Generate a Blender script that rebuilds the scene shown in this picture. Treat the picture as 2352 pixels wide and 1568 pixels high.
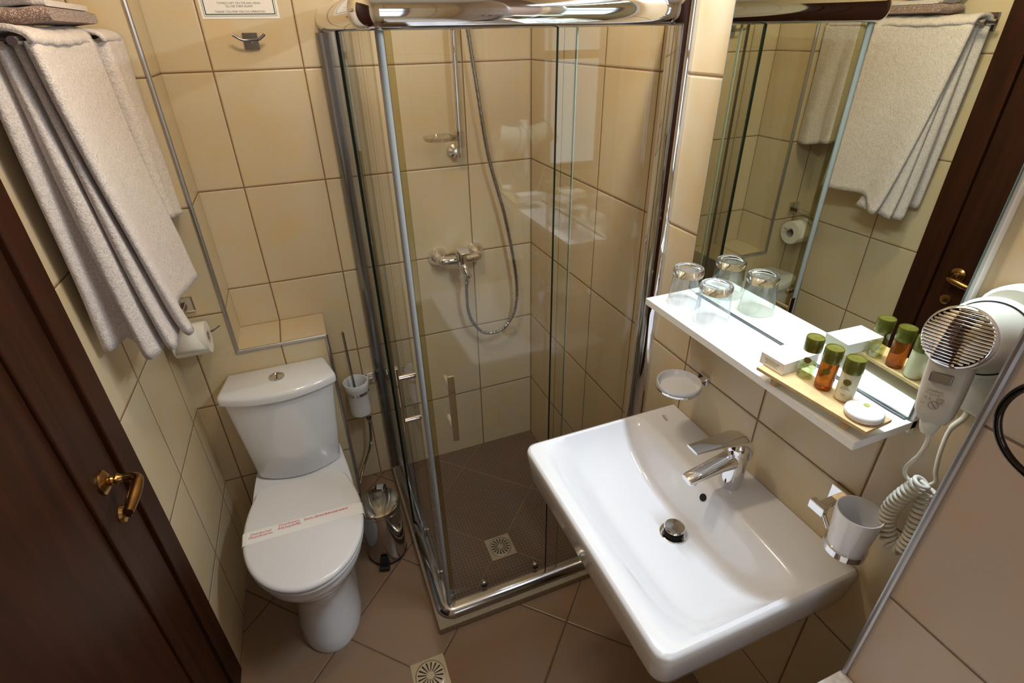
import bpy, bmesh, math, random
from mathutils import Vector, Matrix
random.seed(7)
PI = math.pi
for o in list(bpy.data.objects): bpy.data.objects.remove(o)
sc = bpy.context.scene
col = sc.collection

# ------------------------------------------------------------ camera, world, lights, exposure
R = [(0.9281831, -0.3717653, -0.0163280), (-0.2006833, -0.4631292, -0.8632714), (0.3133724, 0.8045508, -0.5044758)]
cam_d = bpy.data.cameras.new('camera'); cam = bpy.data.objects.new('camera', cam_d); col.objects.link(cam)
cam.matrix_world = Matrix(((R[0][0], -R[1][0], -R[2][0], -0.84124), (R[0][1], -R[1][1], -R[2][1], -1.92353),
                           (R[0][2], -R[1][2], -R[2][2], 1.75353), (0, 0, 0, 1)))
cam_d.sensor_width = 36; cam_d.lens = 1221.85 / 2352 * 36; cam_d.clip_start = 0.02
sc.camera = cam
sc.view_settings.view_transform = 'Standard'; sc.view_settings.look = 'None'
sc.view_settings.gamma = 1; sc.view_settings.use_curve_mapping = False
sc.view_settings.exposure = 0.0
w = bpy.data.worlds.new('world'); sc.world = w; w.use_nodes = True
w.node_tree.nodes['Background'].inputs[0].default_value = (0.5, 0.55, 0.6, 1)
w.node_tree.nodes['Background'].inputs[1].default_value = 0.05

def light(name, kind, loc, energy, color, size=.04, size_y=None, rot=None):
    d = bpy.data.lights.new(name, kind); d.energy = energy; d.color = color
    if kind == 'POINT': d.shadow_soft_size = size
    if kind == 'AREA':
        d.shape = 'RECTANGLE'; d.size = size; d.size_y = size_y
    o = bpy.data.objects.new(name, d); col.objects.link(o); o.location = loc
    if rot: o.rotation_euler = rot
    return o
WARM = (1.0, .83, .60)
light('ceiling_bulb_light', 'POINT', (-.63, -.86, 2.14), 7.4, WARM, .035)
light('ceiling_bulb_light', 'POINT', (-.75, -.86, 2.14), 7.4, WARM, .035)
# cool strip under the mirror lamp, shining down and a little outwards
light('mirror_lamp_light', 'AREA', (-.085, -1.26, 1.962), 11.0, (.76, .88, 1.0), .03, .46, (0, math.radians(14), 0))

# ------------------------------------------------------------ materials
def new_mat(name):
    m = bpy.data.materials.new(name); m.use_nodes = True
    return m, m.node_tree, m.node_tree.nodes['Principled BSDF']
def mat(name, rgb, rough=.5, metal=0., spec=.5, coat=0., trans=0., ior=1.45, noise=None, bump=None, sheen=0.):
    m, nt, p = new_mat(name)
    p.inputs['Base Color'].default_value = (*rgb, 1); p.inputs['Roughness'].default_value = rough
    p.inputs['Metallic'].default_value = metal; p.inputs['Specular IOR Level'].default_value = spec
    p.inputs['Coat Weight'].default_value = coat; p.inputs['Transmission Weight'].default_value = trans
    p.inputs['IOR'].default_value = ior; p.inputs['Sheen Weight'].default_value = sheen
    pos = nt.nodes.new('ShaderNodeNewGeometry')
    if noise:
        sc_, amt = noise
        n = nt.nodes.new('ShaderNodeTexNoise'); n.inputs['Scale'].default_value = sc_; n.inputs['Detail'].default_value = 4
        nt.links.new(pos.outputs['Position'], n.inputs['Vector'])
        mr = nt.nodes.new('ShaderNodeMapRange'); mr.inputs[3].default_value = 1 - amt; mr.inputs[4].default_value = 1 + amt
        nt.links.new(n.outputs['Fac'], mr.inputs[0])
        mx = nt.nodes.new('ShaderNodeMix'); mx.data_type = 'RGBA'; mx.blend_type = 'MULTIPLY'; mx.inputs[0].default_value = 1
        mx.inputs[6].default_value = (*rgb, 1); nt.links.new(mr.outputs[0], mx.inputs[7])
        nt.links.new(mx.outputs[2], p.inputs['Base Color'])
    if bump:
        sc_, st, ds = bump
        n = nt.nodes.new('ShaderNodeTexNoise'); n.inputs['Scale'].default_value = sc_; n.inputs['Detail'].default_value = 3
        nt.links.new(pos.outputs['Position'], n.inputs['Vector'])
        b = nt.nodes.new('ShaderNodeBump'); b.inputs['Strength'].default_value = st; b.inputs['Distance'].default_value = ds
        nt.links.new(n.outputs['Fac'], b.inputs['Height']); nt.links.new(b.outputs[0], p.inputs['Normal'])
    return m

def tile_mat(name, uvec, uph, uw, vvec, vph, vw, rgb, grout, rough=.3, gw=.0040, var=.05, mott=.07, dots=False):
    """rectangular tiles: grid lines at dot(P,uvec)=uph+n*uw and dot(P,vvec)=vph+n*vw"""
    m, nt, p = new_mat(name); N = nt.nodes.new; L = nt.links.new
    pos = N('ShaderNodeNewGeometry')
    def M(op, a, b=None, c=None):
        n = N('ShaderNodeMath'); n.operation = op
        for i, x in enumerate((a, b, c)):
            if x is None: continue
            if isinstance(x, (int, float)): n.inputs[i].default_value = x
            else: L(x, n.inputs[i])
        return n.outputs[0]
    def dot(vec):
        n = N('ShaderNodeVectorMath'); n.operation = 'DOT_PRODUCT'; L(pos.outputs['Position'], n.inputs[0]); n.inputs[1].default_value = vec
        return n.outputs['Value']
    ds, ids = [], []
    for vec, ph, wd in ((uvec, uph, uw), (vvec, vph, vw)):
        t = M('DIVIDE', M('SUBTRACT', dot(vec), ph), wd)
        ids.append(M('FLOOR', t))
        f = M('FRACT', M('ADD', t, .5))
        ds.append(M('MULTIPLY', M('ABSOLUTE', M('SUBTRACT', f, .5)), wd))
    d = M('MINIMUM', ds[0], ds[1])
    wob = N('ShaderNodeTexNoise'); wob.inputs['Scale'].default_value = 90; L(pos.outputs['Position'], wob.inputs['Vector'])
    d = M('ADD', d, M('MULTIPLY', M('SUBTRACT', wob.outputs['Fac'], .5), .0008))
    mr = N('ShaderNodeMapRange'); mr.interpolation_type = 'SMOOTHSTEP'; L(d, mr.inputs[0]); mr.inputs[1].default_value = gw * .42; mr.inputs[2].default_value = gw * .62
    pil = N('ShaderNodeMapRange'); pil.interpolation_type = 'SMOOTHSTEP'; L(d, pil.inputs[0]); pil.inputs[1].default_value = gw * .3; pil.inputs[2].default_value = gw * 1.6
    cb = N('ShaderNodeCombineXYZ'); L(ids[0], cb.inputs[0]); L(ids[1], cb.inputs[1])
    wn = N('ShaderNodeTexWhiteNoise'); wn.noise_dimensions = '3D'; L(cb.outputs[0], wn.inputs['Vector'])
    n1 = N('ShaderNodeTexNoise'); n1.inputs['Scale'].default_value = 11; n1.inputs['Detail'].default_value = 6; n1.inputs['Roughness'].default_value = .65
    off = N('ShaderNodeVectorMath'); off.operation = 'SCALE'; L(wn.outputs['Color'], off.inputs[0]); off.inputs['Scale'].default_value = 7
    ad = N('ShaderNodeVectorMath'); ad.operation = 'ADD'; L(pos.outputs['Position'], ad.inputs[0]); L(off.outputs[0], ad.inputs[1])
    L(ad.outputs[0], n1.inputs['Vector'])
    n2 = N('ShaderNodeTexNoise'); n2.inputs['Scale'].default_value = 260; n2.inputs['Detail'].default_value = 2; L(pos.outputs['Position'], n2.inputs['Vector'])
    br = M('ADD', M('ADD', 1 - var / 2 - mott / 2 - .02, M('MULTIPLY', wn.outputs['Value'], var)), M('ADD', M('MULTIPLY', n1.outputs['Fac'], mott * 1.4), M('MULTIPLY', n2.outputs['Fac'], .05)))
    hue = N('ShaderNodeMix'); hue.data_type = 'RGBA'; hue.inputs[6].default_value = (*rgb, 1)
    hue.inputs[7].default_value = (rgb[0] * 1.0, rgb[1] * .93, rgb[2] * .80, 1)
    hm = N('ShaderNodeMapRange'); L(n1.outputs['Fac'], hm.inputs[0]); hm.inputs[1].default_value = .45; hm.inputs[2].default_value = .65; L(hm.outputs[0], hue.inputs[0])
    mul = N('ShaderNodeMix'); mul.data_type = 'RGBA'; mul.blend_type = 'MULTIPLY'; mul.inputs[0].default_value = 1
    L(hue.outputs[2], mul.inputs[6]); L(br, mul.inputs[7])
    tilec = mul.outputs[2]
    if dots:
        vx = N('ShaderNodeSeparateXYZ'); L(pos.outputs['Position'], vx.inputs[0])
        def cell(o, s):
            t = M('MULTIPLY', M('SUBTRACT', M('FRACT', M('DIVIDE', o, s)), .5), s); return M('MULTIPLY', t, t)
        dd = M('SQRT', M('ADD', cell(vx.outputs[0], .013), cell(vx.outputs[1], .013)))
        dm = N('ShaderNodeMapRange'); L(dd, dm.inputs[0]); dm.inputs[1].default_value = .0022; dm.inputs[2].default_value = .0036
        dk = N('ShaderNodeMix'); dk.data_type = 'RGBA'; dk.inputs[6].default_value = (rgb[0] * .45, rgb[1] * .42, rgb[2] * .45, 1)
        L(dm.outputs[0], dk.inputs[0]); L(tilec, dk.inputs[7]); tilec = dk.outputs[2]
    fin = N('ShaderNodeMix'); fin.data_type = 'RGBA'; L(mr.outputs[0], fin.inputs[0]); fin.inputs[6].default_value = (*grout, 1); L(tilec, fin.inputs[7])
    L(fin.outputs[2], p.inputs['Base Color'])
    rr = N('ShaderNodeMapRange'); L(mr.outputs[0], rr.inputs[0]); rr.inputs[3].default_value = .8; rr.inputs[4].default_value = rough; L(rr.outputs[0], p.inputs['Roughness'])
    p.inputs['Specular IOR Level'].default_value = .4
    h = M('ADD', M('MULTIPLY', pil.outputs[0], .0016), M('ADD', M('MULTIPLY', n1.outputs['Fac'], .0006), M('MULTIPLY', n2.outputs['Fac'], .00008)))
    b = N('ShaderNodeBump'); b.inputs['Strength'].default_value = .8; b.inputs['Distance'].default_value = 1.0; L(h, b.inputs['Height']); L(b.outputs[0], p.inputs['Normal'])
    return m

TILE = (.60, .495, .335); GROUT = (.21, .12, .06)
T_X = tile_mat('wall_tile_x', (1, 0, 0), 0, .2513, (0, 0, 1), 0, .333, TILE, GROUT)
T_Y = tile_mat('wall_tile_y', (0, 1, 0), 0, .2513, (0, 0, 1), 0, .333, TILE, GROUT)
T_YN = tile_mat('wall_tile_near', (0, 1, 0), -1.66, .2513, (0, 0, 1), 0, .333, (.47, .38, .315), (.17, .11, .08))  # greyer tile: the cooler light on the near wall is put into the colour
T_L = tile_mat('wall_tile_left', (0, 1, 0), -.27, .2513, (0, 0, 1), 0, .333, TILE, GROUT)
T_S = tile_mat('wall_tile_side', (0, 1, 0), 0, .93, (0, 0, 1), 0, .333, TILE, GROUT)
T_LEDGE = tile_mat('ledge_tile', (1, 0, 0), 0, .2513, (0, 1, 0), 0, 1.0, TILE, GROUT)
T_RET = tile_mat('return_tile', (1, 0, 0), -.6, 1.0, (0, 0, 1), 0, .333, TILE, GROUT)
s2 = .70710678
T_FLOOR = tile_mat('floor_tile', (s2, s2, 0), -1.2258, .3345, (s2, -s2, 0), .1471, .3345, (.25, .162, .108), (.10, .065, .042), rough=.30, var=.06, mott=.12)
T_SFLOOR = tile_mat('shower_floor_tile', (s2, s2, 0), -.3677, .3345, (s2, -s2, 0), .1450, .3345, (.17, .115, .085), (.26, .18, .09), rough=.45, gw=.003, dots=True)
M_CEIL = mat('ceiling_paint', (.75, .72, .66), .7)
M_TRIM = mat('trim_metal', (.50, .50, .52), .40, 1.0)
M_CHROME = mat('chrome', (.80, .80, .82), .045, 1.0)
M_CHROME_D = mat('chrome_darkened', (.26, .25, .26), .09, 1.0)  # chrome darkened: the dark reflections on the hook are put into the colour
M_BRUSH = mat('brushed_metal', (.30, .32, .37), .24, 1.0)
M_STEEL = mat('steel', (.42, .41, .40), .08, 1.0)
M_STEEL2 = mat('drain_steel', (.50, .46, .40), .30, 1.0)
M_CER = mat('ceramic', (.77, .78, .82), .10, coat=.6)
M_CER2 = mat('ceramic_matt', (.74, .73, .75), .20)
M_BRASS = mat('aged_brass', (.38, .22, .08), .24, 1.0)
M_BLACK = mat('black_plastic', (.012, .012, .013), .35)
M_DARK = mat('dark_hole', (.006, .006, .006), .7)
M_WHITE = mat('white_laminate', (.86, .87, .88), .28)
M_PAPER = mat('paper', (.84, .82, .80), .7)
M_TISSUE = mat('tissue_paper', (.80, .76, .68), .9, bump=(160, .35, .002))
M_DRY = mat('dryer_plastic', (.60, .61, .53), .22)
M_DRY2 = mat('dryer_grip', (.52, .50, .45), .30)
M_CORD = mat('white_cord', (.78, .77, .68), .32)
M_BAMBOO = mat('bamboo', (.60, .42, .21), .42, noise=(60, .25))
M_CAP = mat('green_cap', (.13, .13, .020), .25, .3)
M_RED = mat('red_ink', (.55, .012, .03), .6)
M_BROWNINK = mat('brown_ink', (.10, .035, .02), .6)
M_GREENINK = mat('green_ink', (.008, .05, .03), .6)
M_GREY = mat('grey_ink', (.10, .10, .10), .6)
M_FAINT = mat('faint_ink', (.62, .62, .60), .6)
M_OLIVE = mat('olive_ink', (.12, .10, .01), .5)
M_STONE = mat('curb_stone', (.30, .24, .17), .5, noise=(120, .3))
M_MARBLE = mat('speckled_marble', (.66, .60, .55), .35, noise=(110, .45))

M_GREYSEAL = mat('magnet_strip', (.29, .30, .30), .4)
M_EDGE = mat('glass_edge', (.004, .011, .006), .35, spec=.2)
M_EDGE2 = mat('pale_glass_edge', (.24, .25, .17), .2)
M_BLACKCHROME = mat('dark_polished_ring', (.05, .045, .045), .06, 1.0)
M_SILICONE = mat('grey_silicone', (.10, .11, .12), .4)

def wood():
    m, nt, p = new_mat('dark_wood'); N = nt.nodes.new; L = nt.links.new
    pos = N('ShaderNodeNewGeometry'); mp = N('ShaderNodeMapping'); mp.inputs['Scale'].default_value = (14, 14, 1.1); L(pos.outputs['Position'], mp.inputs[0])
    n = N('ShaderNodeTexNoise'); n.inputs['Scale'].default_value = 3; n.inputs['Detail'].default_value = 6; L(mp.outputs[0], n.inputs['Vector'])
    r = N('ShaderNodeValToRGB'); r.color_ramp.elements[0].position = .35; r.color_ramp.elements[0].color = (.026, .008, .0035, 1)
    r.color_ramp.elements[1].position = .7; r.color_ramp.elements[1].color = (.048, .013, .0045, 1)
    L(n.outputs['Fac'], r.inputs[0]); L(r.outputs[0], p.inputs['Base Color']); p.inputs['Roughness'].default_value = .45; p.inputs['Specular IOR Level'].default_value = .2
    return m
M_WOOD = wood()

def mirror_mat():
    m, nt, p = new_mat('mirror_glass'); p.inputs['Base Color'].default_value = (.76, .80, .69, 1); p.inputs['Metallic'].default_value = 1; p.inputs['Roughness'].default_value = .0
    return m
M_MIRROR = mirror_mat()

def thin_glass(name, tint, boost=0.0, ior=1.5, rough=0.0):
    m = bpy.data.materials.new(name); m.use_nodes = True; nt = m.node_tree; nt.nodes.clear(); N = nt.nodes.new; L = nt.links.new
    out = N('ShaderNodeOutputMaterial'); mix = N('ShaderNodeMixShader'); tr = N('ShaderNodeBsdfTransparent'); gl = N('ShaderNodeBsdfGlossy')
    tr.inputs[0].default_value = (*tint, 1); gl.inputs['Roughness'].default_value = rough
    fr = N('ShaderNodeLayerWeight'); fr.inputs[0].default_value = .5
    pw = N('ShaderNodeMath'); pw.operation = 'POWER'; pw.inputs[1].default_value = 5; L(fr.outputs['Facing'], pw.inputs[0])
    ad = N('ShaderNodeMath'); ad.operation = 'MULTIPLY_ADD'; ad.inputs[1].default_value = .62; ad.inputs[2].default_value = .042 + boost; L(pw.outputs[0], ad.inputs[0])
    L(ad.outputs[0], mix.inputs[0]); L(tr.outputs[0], mix.inputs[1]); L(gl.outputs[0], mix.inputs[2]); L(mix.outputs[0], out.inputs[0])
    return m
M_GLASS = thin_glass('shower_glass', (.985, .99, .978), .0)
M_CLEAR = thin_glass('clear_glass', (.96, .975, .98), .05)
M_CLEARP = thin_glass('clear_plastic', (.93, .93, .91), .02)
M_SEAL = thin_glass('translucent_seal', (.82, .79, .62), .03)
def half_glass(name):
    m = bpy.data.materials.new(name); m.use_nodes = True; nt = m.node_tree; nt.nodes.clear(); N = nt.nodes.new; L = nt.links.new
    out = N('ShaderNodeOutputMaterial'); mix = N('ShaderNodeMixShader'); tr = N('ShaderNodeBsdfTransparent'); gl = N('ShaderNodeBsdfGlass'); mix.inputs[0].default_value = .88
    gl.inputs['IOR'].default_value = 1.5; gl.inputs['Roughness'].default_value = 0; tr.inputs[0].default_value = (.93, .96, 1, 1)
    L(tr.outputs[0], mix.inputs[1]); L(gl.outputs[0], mix.inputs[2]); L(mix.outputs[0], out.inputs[0]); return m
M_BASE = half_glass('thick_glass')
def liquid(name, rgb, dens):
    m = thin_glass(name, rgb, .03); return m
M_LIQ1 = liquid('clear_green_liquid', (.80, .84, .55), 0)
M_LIQ2 = mat('amber_liquid', (.45, .12, .010), .08, trans=.6, ior=1.35)
M_LIQ3 = mat('cream_lotion', (.66, .63, .46), .25)

def terry(name, rgb, scale=420, pat=None):
    m, nt, p = new_mat(name); N = nt.nodes.new; L = nt.links.new
    p.inputs['Roughness'].default_value = .95; p.inputs['Specular IOR Level'].default_value = .1; p.inputs['Sheen Weight'].default_value = .25
    pos = N('ShaderNodeNewGeometry')
    n = N('ShaderNodeTexNoise'); n.inputs['Scale'].default_value = scale; n.inputs['Detail'].default_value = 3; L(pos.outputs['Position'], n.inputs['Vector'])
    n2 = N('ShaderNodeTexNoise'); n2.inputs['Scale'].default_value = 60; n2.inputs['Detail'].default_value = 3; L(pos.outputs['Position'], n2.inputs['Vector'])
    a = N('ShaderNodeMath'); a.operation = 'MULTIPLY_ADD'; L(n.outputs['Fac'], a.inputs[0]); a.inputs[1].default_value = .55; L(n2.outputs['Fac'], a.inputs[2])
    mr = N('ShaderNodeMapRange'); L(n.outputs['Fac'], mr.inputs[0]); mr.inputs[1].default_value = .35; mr.inputs[2].default_value = .65; mr.inputs[3].default_value = .80; mr.inputs[4].default_value = 1.08
    mx = N('ShaderNodeMix'); mx.data_type = 'RGBA'; mx.blend_type = 'MULTIPLY'; mx.inputs[0].default_value = 1; mx.inputs[6].default_value = (*rgb, 1); L(mr.outputs[0], mx.inputs[7])
    colr = mx.outputs[2]
    if pat:
        v = N('ShaderNodeTexVoronoi'); v.inputs['Scale'].default_value = 330; L(pos.outputs['Position'], v.inputs['Vector'])
        st = N('ShaderNodeMapRange'); L(v.outputs['Distance'], st.inputs[0]); st.inputs[1].default_value = .28; st.inputs[2].default_value = .42
        mm = N('ShaderNodeMix'); mm.data_type = 'RGBA'; L(st.outputs[0], mm.inputs[0]); mm.inputs[6].default_value = (*pat, 1); L(colr, mm.inputs[7]); colr = mm.outputs[2]
    L(colr, p.inputs['Base Color'])
    b = N('ShaderNodeBump'); b.inputs['Strength'].default_value = .9; b.inputs['Distance'].default_value = .0035; L(a.outputs[0], b.inputs['Height']); L(b.outputs[0], p.inputs['Normal'])
    return m
M_TOWEL = terry('white_terry', (.70, .62, .58), 300)
M_MAT = terry('brown_knit', (.27, .18, .15), 500, (.60, .48, .43))

# ------------------------------------------------------------ geometry helpers
def V(*a): return Vector(a)
def bx(bm, x0, x1, y0, y1, z0, z1, M=None):
    if x0 > x1: x0, x1 = x1, x0
    if y0 > y1: y0, y1 = y1, y0
    if z0 > z1: z0, z1 = z1, z0
    vs = [bm.verts.new(p) for p in ((x0, y0, z0), (x1, y0, z0), (x1, y1, z0), (x0, y1, z0), (x0, y0, z1), (x1, y0, z1), (x1, y1, z1), (x0, y1, z1))]
    if M:
        for v in vs: v.co = M @ v.co
    for f in ((3, 2, 1, 0), (4, 5, 6, 7), (0, 1, 5, 4), (1, 2, 6, 5), (2, 3, 7, 6), (3, 0, 4, 7)): bm.faces.new([vs[i] for i in f])
    return bm
def smoothpath(pts, n=6, closed=False):
    P = [Vector(p) for p in pts]; out = []
    m = len(P)
    rng = range(m if closed else m - 1)
    for i in rng:
        if closed: p0, p1, p2, p3 = P[(i - 1) % m], P[i], P[(i + 1) % m], P[(i + 2) % m]
        else: p0, p1, p2, p3 = P[max(i - 1, 0)], P[i], P[i + 1], P[min(i + 2, m - 1)]
        for k in range(n):
            t = k / n
            out.append(.5 * ((2 * p1) + (-p0 + p2) * t + (2 * p0 - 5 * p1 + 4 * p2 - p3) * t * t + (-p0 + 3 * p1 - 3 * p2 + p3) * t ** 3))
    if not closed: out.append(P[-1])
    return out
def tube(bm, pts, r, seg=12, closed=False, caps=True, squash=None):
    P = [Vector(p) for p in pts]; n = len(P)
    rs = r if isinstance(r, (list, tuple)) else [r] * n
    def tan(i):
        if closed: return (P[(i + 1) % n] - P[(i - 1) % n]).normalized()
        if i == 0: return (P[1] - P[0]).normalized()
        if i == n - 1: return (P[-1] - P[-2]).normalized()
        return (P[i + 1] - P[i - 1]).normalized()
    t = tan(0); a = Vector((0, 0, 1)) if abs(t.z) < .9 else Vector((1, 0, 0)); u = t.cross(a).normalized()
    rings = []
    for i in range(n):
        t = tan(i); u = (u - t * u.dot(t)).normalized(); v = t.cross(u)
        sx, sy = squash if squash else (1, 1)
        rings.append([bm.verts.new(P[i] + (u * math.cos(2 * PI * k / seg) * sx + v * math.sin(2 * PI * k / seg) * sy) * rs[i]) for k in range(seg)])
    m = n if closed else n - 1
    for i in range(m):
        A, B = rings[i], rings[(i + 1) % n]
        for k in range(seg): bm.faces.new((A[k], A[(k + 1) % seg], B[(k + 1) % seg], B[k]))
    if caps and not closed:
        bm.faces.new(rings[0][::-1]); bm.faces.new(rings[-1])
    return bm
def lathe(bm, prof, c=(0, 0, 0), seg=40, M=None, sx=1, sy=1, closed=False):
    """prof [(r,z)] around the z axis; r=0 ends become poles"""
    rings = []
    for r, z in prof:
        if r < 1e-6: rings.append([bm.verts.new((c[0], c[1], c[2] + z))])
        else: rings.append([bm.verts.new((c[0] + r * sx * math.cos(2 * PI * k / seg), c[1] + r * sy * math.sin(2 * PI * k / seg), c[2] + z)) for k in range(seg)])
    vs = [v for rg in rings for v in rg]
    pairs = list(zip(rings[:-1], rings[1:]))
    if closed: pairs.append((rings[-1], rings[0]))
    for A, B in pairs:
        for k in range(seg):
            k2 = (k + 1) % seg
            if len(A) == 1 and len(B) == 1: continue
            if len(A) == 1: bm.faces.new((A[0], B[k2], B[k]))
            elif len(B) == 1: bm.faces.new((A[k], A[k2], B[0]))
            else: bm.faces.new((A[k], A[k2], B[k2], B[k]))
    if M:
        for v in vs: v.co = M @ v.co
    return bm
def loft(bm, rings, cap0=True, cap1=True):
    RV = [[bm.verts.new(p) for p in r] for r in rings]; n = len(RV[0])
    for A, B in zip(RV[:-1], RV[1:]):
        for k in range(n): bm.faces.new((A[k], A[(k + 1) % n], B[(k + 1) % n], B[k]))
    if cap0: bm.faces.new(RV[0][::-1])
    if cap1: bm.faces.new(RV[-1])
    return bm
def prism(bm, outline, z0, z1, M=None):
    A = [bm.verts.new((x, y, z0)) for x, y in outline]; B = [bm.verts.new((x, y, z1)) for x, y in outline]; n = len(A)
    for k in range(n): bm.faces.new((A[k], A[(k + 1) % n], B[(k + 1) % n], B[k]))
    bm.faces.new(A[::-1]); bm.faces.new(B)
    if M:
        for v in A + B: v.co = M @ v.co
    return bm
def axis_m(loc, d, up=(0, 0, 1)):
    """matrix taking +z to direction d, placed at loc"""
    z = Vector(d).normalized(); u = Vector(up)
    if abs(z.dot(u)) > .95: u = Vector((0, 1, 0))
    x = u.cross(z).normalized(); y = z.cross(x)
    m = Matrix((x, y, z)).transposed().to_4x4(); m.translation = Vector(loc); return m
def obj(name, bm, m, parent=None, bevel=0, seg=2, smooth=True, subsurf=0, ang=35, solid=0, flat=False):
    bmesh.ops.recalc_face_normals(bm, faces=bm.faces)
    me = bpy.data.meshes.new(name)
    for f in bm.faces: f.smooth = smooth
    if smooth and not subsurf:
        for e in bm.edges:
            if len(e.link_faces) == 2 and e.calc_face_angle(0) > math.radians(ang): e.smooth = False
    bm.to_mesh(me); bm.free()
    o = bpy.data.objects.new(name, me); col.objects.link(o)
    if m: me.materials.append(m)
    if solid:
        md = o.modifiers.new('solid', 'SOLIDIFY'); md.thickness = solid; md.offset = 0
    if bevel:
        md = o.modifiers.new('bevel', 'BEVEL'); md.width = bevel; md.segments = seg; md.limit_method = 'ANGLE'; md.angle_limit = math.radians(40)
        for f in me.polygons: f.use_smooth = True
        for e in me.edges: e.use_edge_sharp = False
        md.harden_normals = True
    if subsurf:
        md = o.modifiers.new('sub', 'SUBSURF'); md.levels = md.render_levels = subsurf
    if parent:
        o.parent = parent; o.matrix_parent_inverse = Matrix.Translation(-Vector(parent['base']))
    return o
def tag(o, label, cat, group=None):
    o['label'] = label; o['category'] = cat
    if group: o['group'] = group
    return o
def thing(name, label, cat, loc, group=None):
    o = bpy.data.objects.new(name, None); col.objects.link(o); o.location = loc; o['base'] = list(loc)
    o.empty_display_size = .02
    return tag(o, label, cat, group)
def struct(name, bm, m, **k):
    o = obj(name, bm, m, **k); o['kind'] = 'structure'; return o
def B(): return bmesh.new()
def sub(parent_obj):   # lets a part parent sub-parts built in world coordinates
    return parent_obj
def sobj(name, bm, m, part, **k):
    o = obj(name, bm, m, None, **k); o.parent = part
    o.matrix_parent_inverse = Matrix.Identity(4)   # parts keep world coordinates in their own space
    return o
def text(name, body, size, m, M, parent, align='CENTER', extrude=.0001):
    c = bpy.data.curves.new(name, 'FONT'); c.body = body; c.size = 1; c.align_x = align; c.align_y = 'CENTER'; c.extrude = 0; c.space_line = .85; c.resolution_u = 4
    o = bpy.data.objects.new(name, c); col.objects.link(o); c.materials.append(m)
    dg = None
    me = bpy.data.meshes.new_from_object(o); me.name = name; me.transform(Matrix.Scale(size, 4)); bpy.data.objects.remove(o); bpy.data.curves.remove(c)
    o = bpy.data.objects.new(name, me); col.objects.link(o)
    if not me.materials: me.materials.append(m)
    o.parent = parent
    if 'base' in parent.keys(): o.matrix_parent_inverse = Matrix.Translation(-Vector(parent['base']))
    o.matrix_basis = M
    return o

# ------------------------------------------------------------ the room
H = 2.45
XL0 = -1.311; SL = .03
def xl(y): return XL0 + SL * (y + .186)
YF = -2.45
b = B(); bx(b, -1.145, .1, 0, .1, -.05, H); struct('wall_back', b, T_X, smooth=False)
b = B(); bx(b, 0, .1, -1.70, 0, -.05, H); struct('wall_right', b, T_Y, smooth=False)
b = B(); bx(b, -.13, .1, YF, -1.66, -.05, H); struct('wall_right_near', b, T_YN, smooth=False)
b = B(); prism(b, [(xl(-.71), -.71), (XL0, -.186), (XL0, .1), (XL0 - .1, .1), (XL0 - .12, -.71)], -.05, H); struct('wall_left', b, T_L, smooth=False)
b = B(); prism(b, [(xl(YF), YF), (xl(-1.62), -1.62), (xl(-1.62) - .1, -1.62), (xl(YF) - .1, YF)], -.05, H)
bx(b, -1.46, xl(-.71) - .001, -1.62, -.71, 2.08, H); struct('wall_left_near', b, T_L, smooth=False)
b = B(); bx(b, -1.139, XL0 - .02, -.186, .02, .85, H); struct('wall_column', b, T_X, smooth=False)
b = B(); bx(b, -.857, XL0 - .02, -.186, .02, -.05, .85); struct('wall_boxing', b, T_X, smooth=False)
b = B(); bx(b, -.8565, XL0 + .001, -.1865, 0, .8495, .8515); struct('trim_ledge_tiles', b, T_LEDGE, smooth=False)
b = B(); bx(b, -1.139, -1.1375, -.186, 0, .851, H); struct('wall_column_side', b, T_S, smooth=False)
b = B(); bx(b, -.857, -.8555, -.186, 0, 0, .85); struct('wall_boxing_side', b, T_S, smooth=False)
b = B(); bx(b, -1.5, .1, YF - .1, YF, -.05, 1.05); bx(b, -1.5, .1, YF - .1, YF, 1.95, H); bx(b, -1.5, -.86, YF - .1, YF, 1.05, 1.95); bx(b, -.38, .1, YF - .1, YF, 1.05, 1.95); struct('wall_front', b, T_X, smooth=False)
win = bpy.data.objects.new('window_1', None); col.objects.link(win); win.location = (-.62, YF - .05, 1.05); win['base'] = list(win.location); win['kind'] = 'structure'
m_, nt_, p_ = new_mat('daylit_frosted_pane'); p_.inputs['Emission Color'].default_value = (.72, .84, 1.0, 1); p_.inputs['Emission Strength'].default_value = 2.0; p_.inputs['Base Color'].default_value = (.3, .3, .3, 1)
b = B(); bx(b, -.86, -.38, YF - .06, YF - .05, 1.05, 1.95); obj('window_pane', b, m_, win, smooth=False)
b = B()
for a in ((-.86, -.83, 1.05, 1.95), (-.41, -.38, 1.05, 1.95), (-.86, -.38, 1.05, 1.09), (-.86, -.38, 1.91, 1.95), (-.86, -.38, 1.62, 1.66)): bx(b, a[0], a[1], YF - .055, YF - .02, a[2], a[3])
obj('window_frame', b, mat('window_frame_paint', (.20, .10, .05), .4), win, smooth=False)
b = B(); bx(b, -1.5, .1, YF - .1, .1, H, H + .1); struct('ceiling', b, M_CEIL, smooth=False)
b = B(); bx(b, -1.5, .1, YF - .1, .1, -.1, 0); struct('floor', b, T_FLOOR, smooth=False)
b = B(); bx(b, -.66, 0, -.79, 0, 0, .008); struct('floor_shower', b, T_SFLOOR, smooth=False)
b = B(); prism(b, [(-.702, 0), (-.702, -.850), (0, -.850), (0, -.775), (-.645, -.775), (-.645, 0)], 0, .028); struct('trim_shower_curb', b, M_STONE, bevel=.003)
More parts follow.
